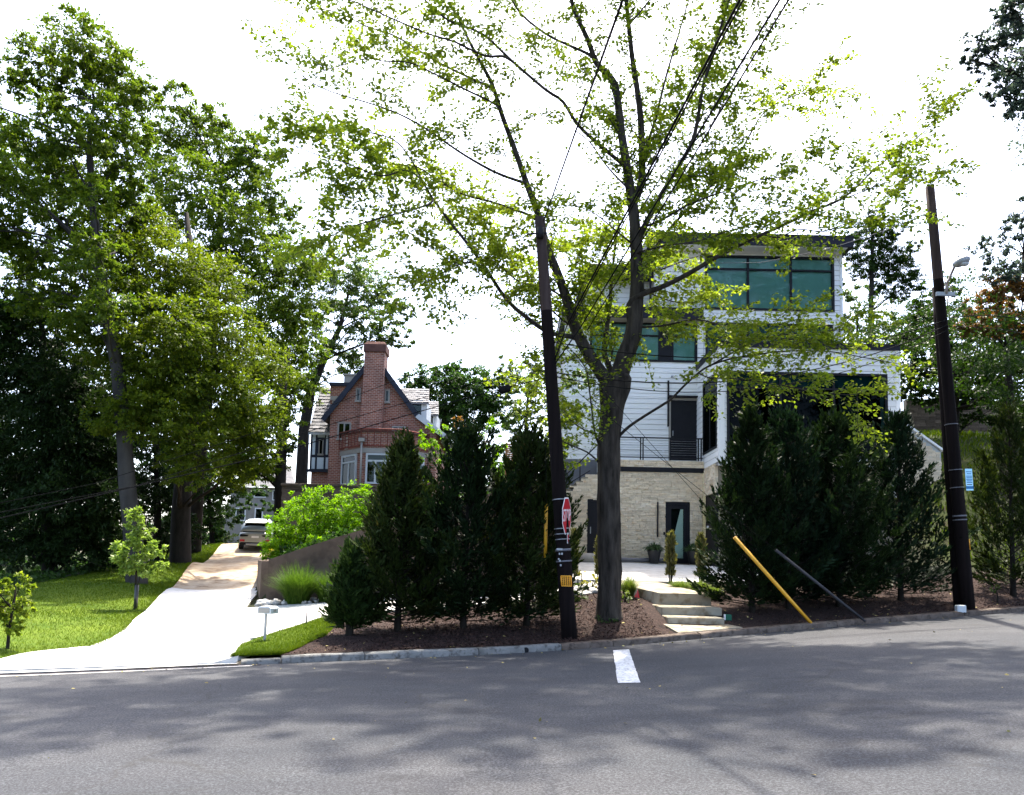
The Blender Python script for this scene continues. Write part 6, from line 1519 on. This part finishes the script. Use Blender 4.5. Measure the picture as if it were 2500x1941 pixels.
# far-off wood that closes the horizon
rng = np.random.default_rng(77); parts = []
for i in range(95):
    a = -62 + 118 * i / 94; d_ = rng.uniform(84, 104); x_ = math.tan(rad(a * .62)) * d_; r_ = rng.uniform(3.5, 5.5); zc_ = h1(x_, min(d_, 76)) + rng.uniform(.5, 2.5)
    parts.append(lobe((x_, d_, zc_), r_, 600, .85, rng, .6, vs=1.0))
V, Q = join(parts); npmesh('distant_wood', V, Q, M['lf_dark'], None, kind='stuff'); parts = []
for (x_, y_, r_, d_) in ((-40,1180,120,58),(60,1080,110,58),(160,1250,110,55),(60,1330,90,52),(260,1180,100,58),(200,1050,110,60),(340,1080,100,60),(300,1300,75,56),(420,1180,95,60),(480,1090,90,62),(400,1290,55,58),(120,960,110,60),(300,960,100,60),(-60,1330,90,52),(-80,1000,110,60),(450,980,90,62),(560,1020,80,66),(380,860,100,62),(20,850,110,60),(560,1150,50,66),(500,1270,45,62),(220,860,100,60)):
    parts.append(lobe(P(x_, y_, d_), r_ * d_ / F0, int(1500 * (r_ / 100) ** 2), .42, rng, .6, vs=1.0))
V, Q = join(parts); npmesh('understory_wood', V, Q, M['lf_hem'], None, kind='stuff')

# ================================================================ cypresses along the kerb
def cypress_mesh(h, R, seed, nl=100, ns=12, nf=15, fl=.12, lowz=.15):
    """feathery evergreen: upswept limbs that carry flat fans of small sprays"""
    rng = np.random.default_rng(seed); rn = random.Random(seed); Cs, As, Ss, Ns = [], [], [], []; b = MB()
    b.tube([(0, 0, -.15), (0, 0, .3), (.03, .02, h * .5), (.02, -.02, h * .97)], [.09, .075, .045, .008], 7)
    sect = [rn.uniform(.62, 1.25) for _ in range(9)]; tw = rn.uniform(.7, .95)
    for k in range(nl):
        t = (k + rn.random()) / nl; th = k * 2.39996 + rn.uniform(-.5, .5); z0 = lowz + (h * .96 - lowz) * t ** 1.1
        prof = min(1, .68 + 1.5 * t) * (1 - t) ** tw
        Lh = (R * 1.08 * prof * sect[int((th % 6.283) / 6.284 * 9)] * rn.choice((.7, .85, 1, 1, 1.12, 1.28)) + .08); rise = (Lh * rn.uniform(.55, 1.0) + .18 + .1 * t) * (.15 + .85 * min(1, t * 3.2))
        ca, sa = math.cos(th), math.sin(th); zz = z0 - .3 * min(1, z0)
        def at(u): return np.array([ca * Lh * u ** .85, sa * Lh * u ** .85, zz + rise * u ** 1.35])
        b.tube([tuple(at(u)) for u in (0, .4, .8)], [.016, .011, .004], 3, caps=False)
        m_ = max(4, int(ns * (.4 + .7 * Lh / R)))
        for q in range(m_):
            u = .22 + .78 * ((q + rng.uniform()) / m_) ** .8; p0 = at(u); tan_ = at(min(1, u + .05)) - at(max(0, u - .05)); tan_ /= np.linalg.norm(tan_) + 1e-9
            az = rng.normal() * .75; side = np.array([-sa, ca, 0]); d = tan_ * math.cos(az) + side * math.sin(az) + np.array([0, 0, .3]) + rng.normal(size=3) * .15; d /= np.linalg.norm(d)
            L = rng.uniform(.22, .46) * (1.1 - .35 * t); s2 = np.cross(d, np.array([0, 0, 1.0]) + rng.normal(size=3) * .5); s2 /= np.linalg.norm(s2) + 1e-9
            v = rng.uniform(0, 1, nf); sg = rng.choice([-1, 1], nf); lat = sg * L * .30 * (1 - v) * rng.uniform(.1, 1, nf)
            Cs.append(p0 + d * (v * L)[:, None] + s2 * lat[:, None]); As.append(d + s2 * (sg * .5 * (1 - v))[:, None] + rng.normal(size=(nf, 3)) * .16); Ss.append(fl * rng.uniform(.6, 1.35, nf)); Ns.append(np.tile(np.cross(d, s2), (nf, 1)))
    C, A, S, N_ = np.concatenate(Cs), np.concatenate(As), np.concatenate(Ss), np.concatenate(Ns)
    Vt, Qt = leaf_quads(C, A, S, .3, rng, nrm=N_)
    return b, Vt, Qt
def cypress(label, px, py_base, py_top, Y, wpx, seed, mat, name='cypress_tree', group=None, nl=150, nf=20):
    p = P(px, py_base, Y); zg = h1(p.x, Y); zt = P(px, py_top, Y).z; R = wpx / 2 * Y / F0 * 1.08; h = zt - zg
    t = thing(name, label, 'evergreen', (p.x, Y, zg), group); b, V, Q = cypress_mesh(h, R, seed, nl, nf=nf, lowz=.1 * min(h, 2.5))
    o = np.array([p.x, Y, zg]); b.v = [(v[0] + p.x, v[1] + Y, v[2] + zg) for v in b.v]
    b.build('trunk', M['barkd'], t); npmesh('foliage', V + o, Q, mat, t, kind='stuff'); return t
GL, GR = 'cypresses left of the leaning pole', 'cypresses right of the steps'
cypress('tall dark cypress at the left of the row, before the brick bow window', 970, 1548, 1062, 17.0, 225, 51, M['lf_ever_b'], group=GL)
cypress('widest dark cypress in the middle of the left row', 1130, 1543, 1035, 17.4, 250, 52, M['lf_ever'], group=GL)
cypress('dark cypress nearest the leaning pole at its left', 1285, 1536, 1052, 17.9, 215, 53, M['lf_ever_b'], group=GL)
cypress('small young cypress with lighter tips at the end of the left row', 853, 1556, 1335, 16.3, 66, 54, M['lf_ever2'], nl=75, nf=13)
cypress('dark cypress beside the steps, leftmost of the right row', 1836, 1505, 990, 19.3, 200, 55, M['lf_ever'], group=GR)
cypress('dark cypress behind the top of the yellow guard', 1925, 1502, 1000, 20.0, 240, 56, M['lf_ever_c'], group=GR)
cypress('dark cypress in front of the wide lower window of the white house', 2050, 1494, 1005, 20.4, 245, 57, M['lf_ever'], group=GR)
cypress('dark cypress before the pale sloping wall, nearest the left of the lamp pole', 2200, 1480, 1000, 21.2, 250, 58, M['lf_ever_c'], group=GR, )
cypress('low dark cypress filling the gap behind the grey guard', 1990, 1495, 1100, 21.4, 220, 60, M['lf_ever_c'], group=GR)
cypress('dark cypress cut by the right edge of the picture', 2475, 1470, 985, 22.0, 190, 59, M['lf_ever_b'], nl=110)

# ================================================================ columnar shrubs, garden plants, young trees
def column(px, py0, py1, Y, wpx, label, seed, mat, zg):
    p = P(px, py1, Y); h = (py1 - py0) * Y / F0; r = wpx / 2 * Y / F0; rng = np.random.default_rng(seed); n = 900
    t = thing('columnar_shrub', label, 'shrub', (p.x, Y, zg), 'columnar shrubs on the terrace edge'); z = rng.uniform(.12, 1, n); th = rng.uniform(0, 2*np.pi, n); rr = r * np.sqrt(rng.uniform(0, 1, n)) * np.minimum(1, 3.0 * (1.08 - z)) * (.75 + .25*np.sin(z*17))
    C = np.stack([p.x + rr*np.cos(th), Y + rr*np.sin(th), zg + z*h], 1); A = np.stack([np.cos(th)*.35, np.sin(th)*.35, np.ones(n)], 1) + rng.normal(size=(n, 3))*.3
    V, Q = leaf_quads(C, A, .13*rng.uniform(.6, 1.3, n), .34, rng); b = MB()
    for k in range(5): a = k*1.26; b.tube([(p.x + .04*math.cos(a), Y + .04*math.sin(a), zg - .03), (p.x + r*.5*math.cos(a), Y + r*.5*math.sin(a), zg + h*.8)], [.016, .006], 4)
    b.build('stem', M['barkd'], t); npmesh('foliage', V, Q, mat, t, kind='stuff')
column(1400, 1285, 1404, 23.4, 26, 'slim olive columnar shrub just right of the stop sign pole', 70, M['lf_olive'], 1.27); column(1461, 1300, 1404, 23.8, 15, 'slim olive columnar shrub half hidden by the big trunk', 71, M['lf_olive'], 1.28)
column(1637, 1288, 1406, 23.4, 26, 'slim olive columnar shrub in front of the glazed lower door', 72, M['lf_olive'], 1.27); column(1711, 1284, 1400, 23.6, 28, 'loose olive columnar shrub before the garage corner', 73, M['lf_olive'], 1.27)
def tuft(px, py, Y, n, L, spread, label, mat, seed, group=None, name='ornamental_grass', zg=None, w_=.008):
    p = P(px, py, Y); zg = h1(p.x, Y) if zg is None else zg; rng = np.random.default_rng(seed)
    V, Q = blades((p.x, Y, zg), n, L, w_, spread, rng, .95, .45, 4, rad0=spread*.3)
    return tag(npmesh(name, V, Q, mat), label, 'ornamental grass', group)
tuft(725, 1470, 22.9, 2200, 1.35, 1.0, 'larger clump of ornamental grass against the retaining wall', M['lf_orn_b'], 80)
tuft(800, 1470, 23.0, 1400, 1.05, .8, 'smaller clump of ornamental grass right of the larger one by the retaining wall', M['lf_orn_b'], 81)
tuft(1535, 1462, 20.9, 700, .75, .4, 'clump of fine green grass right of the big trunk', M['lf_orn'], 82)
tuft(1662, 1425, 21.9, 700, .5, .45, 'fine pale grass clump at the left of the pair beside the path', M['lf_orn'], 83, zg=1.0)
tuft(1708, 1440, 21.4, 900, .55, .5, 'fine pale grass clump right of the pair beside the path', M['lf_orn'], 84, zg=.95)
tuft(1745, 1450, 21.0, 500, .5, .4, 'grass clump tucked against the first right cypress', M['lf_orn'], 85, zg=.9)
shrub('bed_shrub', 'small yellow leaved shrub by the terrace left of the big trunk', [(1448,1412,15),(1432,1425,13),(1458,1428,12)], 22.2, M['lf_yel'], .07, 1.1, 90)
shrub('bed_shrub', 'green bed shrub at the foot of the terrace right of the pole', [(1410,1440,19),(1395,1455,16),(1420,1458,14)], 20.5, M['lf_far'], .07, 1.2, 91)
shrub('bed_shrub', 'tiny yellow green shrub beside the terrace edge right of the stop sign pole', [(1420,1398,9),(1412,1404,8)], 23.0, M['lf_yel'], .06, 1.2, 92)
shrub('bed_shrub', 'rounded green shrub against the right side of the big trunk', [(1525,1450,15),(1530,1462,14)], 20.2, M['lf_orn'], .07, 1.3, 93)
shrub('ground_plant', 'low dark green plant round the foot of the big trunk', [(1465,1512,9,-.5),(1500,1514,8,-.5),(1482,1516,8,-.5)], 18.5, M['lf_dark'], .05, 1.6, 94)
shrub('ground_plant', 'small green plant in the mulch right of the lamp pole', [(2432,1440,14)], 21.3, M['lf_far'], .07, .7, 95)
shrub('ground_plant', 'sprig of green leaves in the mulch by the foot of the steps', [(1800,1540,10,-.3)], 17.9, M['lf_dark'], .06, .8, 96)
shrub('lawn_shrub', 'leafy weed clump at the mulch edge behind the small lawn', [(800,1512,12),(785,1520,9)], 19.4, M['lf_far'], .07, 1.0, 97)
tree('young_tree', 'young pale green tree with a dark guarded stem on the lawn', [(330,1492),(331,1440),(333,1380),(335,1300),(333,1255)], 24, [.035,.032,.028,.02,.01],
     [(325,1258,26),(345,1290,32),(330,1330,28),(300,1340,24),(365,1345,28),(390,1345,16),(320,1370,34),(350,1380,32),(310,1390,20),(370,1395,20),(395,1380,14)], M['lf_young'], M['barkd'], .13, dens=2.2, seed=100, spread=.5)
o = COL.objects['young_tree']; p = P(330, 1492, 24)
b = MB(); b.tube([(o.location.x, 24, o.location.z - .05), (o.location.x + .01, 24, o.location.z + .75)], .06, 8); b.build('trunk_guard', M['pot'], o)
tree('lawn_sapling', 'bushy small tree cut by the left edge of the picture', [(18,1592),(22,1540),(30,1490),(40,1430)], 14.6, [.03,.028,.022,.012],
     [(45,1440,32),(20,1470,42),(60,1480,32),(10,1510,38),(50,1520,26),(-20,1480,40),(75,1465,20),(55,1410,18),(-10,1440,35),(30,1545,18)], M['lf_maple'], M['barkd'], .075, dens=1.25, seed=101, spread=.5)

# ================================================================ river stones and mulch, grass, litter
rn = random.Random(9); M_st = []
for k in range(6):
    b = MB(); b.blob((0, 0, 0), (1, .8, .6), 60 + k, 8, 6, .12); me = bpy.data.meshes.new('river_stone'); me.from_pydata(b.v, [], b.f); me.polygons.foreach_set('use_smooth', b.sm); me.materials.append(M['rock']); M_st.append(me)
def stone(x, y, s, label, group):
    o = bpy.data.objects.new('river_stone', rn.choice(M_st)); COL.objects.link(o); o.location = (x, y, h1(x, y) + s * .35 + .02); o.scale = (s, s, s); o.rotation_euler = (rn.uniform(-.3, .3), rn.uniform(-.3, .3), rn.uniform(0, 6.3)); tag(o, label, 'stone', group)
for k in range(150):
    x = rn.uniform(-7.2, -2.3); y = np.interp(x, [-7.3, -5, -2.3], [22.95, 23.05, 23.1]) + rn.uniform(-.3, .5); stone(x, y, rn.choice([.06, .08, .10, .13]) * rn.uniform(.8, 1.2), 'pale river stone in the bed along the foot of the retaining wall', 'river stones below the retaining wall')
for k in range(16):
    p = P(rn.uniform(1395, 1455), 1410, 22.6); stone(p.x, 22.2 + rn.uniform(-.5, .6), rn.uniform(.1, .2), 'pale stone at the terrace edge between the pole and the big trunk', 'pale stones at the terrace edge')
# bark chips on the bed
def scatter(n, fx, rng): return fx(n, rng)
rng = np.random.default_rng(15); n = 32000; x = rng.uniform(-4.0, 20, n); x = np.where(rng.uniform(size=n) < .55, rng.uniform(-2.6, 5.5, n), x); t = rng.uniform(0, 1, n) ** 1.3
bk_ = np.interp(x, BKX, BKY); y = KY(x) + .12 + (bk_ - KY(x) - .12) * t
keep = ~((x > 3.2) & (x < 5.6) & (y > 15) & (y < 24)); x, y = x[keep], y[keep]; n = len(x)
C = np.stack([x, y, H(x, y) + .03], 1); A = rng.normal(size=(n, 3)) * np.array([1, 1, .45]); V, Q = leaf_quads(C, A, .05 * rng.uniform(.5, 1.6, n), .4, rng, nrm=np.tile([0, 0, 1.0], (n, 1))); npmesh('mulch_chips', V, Q, M['chip'], None, kind='stuff')
# grass blades on the lawns
def lawn_blades(name, L, R, n, hgt, seed, mat):
    rng = np.random.default_rng(seed); a, b_ = resample(L, 300), resample(R, 300); u = rng.uniform(0, 1, n) ** 1.5; v = 1 - rng.uniform(0, 1, n) ** 1.6; i = u * 299
    g = lambda q, c: np.interp(i, np.arange(300), q[:, c]); x = g(a, 0) * (1 - v) + g(b_, 0) * v; y = g(a, 1) * (1 - v) + g(b_, 1) * v
    z = H(x, y) + .02; hh = hgt * rng.uniform(.5, 1.3, n) * (1 + .02 * (y - 14)); th = rng.uniform(0, 2*np.pi, n); ln = rng.normal(size=(n, 2)) * .5; w_ = .006 * (1 + .05 * (y - 14))
    B0 = np.stack([x, y, z], 1); s = np.stack([np.cos(th), np.sin(th), np.zeros(n)], 1) * w_[:, None]; T = B0 + np.stack([ln[:, 0] * hh, ln[:, 1] * hh, hh], 1)
    V = np.stack([B0 - s, B0 + s, T], 1).reshape(-1, 3); k = np.arange(n) * 3; npmesh(name, V, np.stack([k, k+1, k+2], 1), mat, None, kind='stuff')
lawn_blades('lawn_grass', LL, DL, 90000, .055, 16, M['lf_grass']); lawn_blades('verge_grass', SL, SR, 26000, .06, 17, M['lf_grass'])
# rough grass on the right slope
rng = np.random.default_rng(18); n = 9000; x = rng.uniform(14.3, 24, n); y = rng.uniform(23.5, 44, n); V, Q = leaf_quads(np.stack([x, y, H(x, y)], 1), np.stack([rng.normal(size=n)*.4, rng.normal(size=n)*.4, np.ones(n)], 1), .3 * rng.uniform(.5, 1.3, n), .16, rng); npmesh('rough_grass', V, Q, M['lf_grass'], None, kind='stuff')
# ivy and ground cover behind the retaining wall and under the wood
rng = np.random.default_rng(19); n = 22000; x = rng.uniform(-12, 1.2, n); y = rng.uniform(24.4, 44, n); k = x > drive_edge(y) + .5; x, y = x[k], y[k]; n = len(x)
V, Q = leaf_quads(np.stack([x, y, H(x, y) + rng.uniform(0, .35, n)], 1), rng.normal(size=(n, 3)), .16 * rng.uniform(.6, 1.3, n), .7, rng); npmesh('bank_ground_cover', V, Q, M['lf_dark'], None, kind='stuff')
rng = np.random.default_rng(20); n = 20000; x = rng.uniform(-34, -17.2, n); y = rng.uniform(17, 44, n)
V, Q = leaf_quads(np.stack([x, y, H(x, y) + rng.uniform(0, .25, n)], 1), rng.normal(size=(n, 3)), .2 * rng.uniform(.6, 1.3, n), .6, rng); npmesh('woodland_ground_cover', V, Q, M['lf_dark'], None, kind='stuff')
# fallen leaves on the road
rng = np.random.default_rng(22); n = 130; x = rng.uniform(-8, 12, n); y = 4.5 + (KY(x) - 4.6) * rng.uniform(0, 1, n) ** .6; k = rng.uniform(size=n) < .5; y = np.where(k, KY(x) - rng.uniform(.12, .5, n), y)
V, Q = leaf_quads(np.stack([x, y, ZR(x) + .012], 1), rng.normal(size=(n, 3)) * np.array([1, 1, .15]), .05 * rng.uniform(.5, 1.5, n), .6, rng, nrm=np.tile([0, 0, 1.0], (n, 1))); n2 = 260; x2 = rng.uniform(-3.8, 13, n2); y2 = KY(x2) + rng.uniform(.05, 4.5, n2) ** 1.0; V2, Q2 = leaf_quads(np.stack([x2, y2, H(x2, y2) + .05], 1), rng.normal(size=(n2, 3)) * np.array([1, 1, .2]), .055 * rng.uniform(.5, 1.5, n2), .6, rng, nrm=np.tile([0, 0, 1.0], (n2, 1)))
V, Q = join([(V, Q), (V2, Q2)]); npmesh('fallen_leaves', V, Q, M['dleaf'], None, kind='stuff')
print('tris', sum(len(o.data.polygons) * 2 for o in SC.objects if o.type == 'MESH'), 'objects', len(SC.objects))
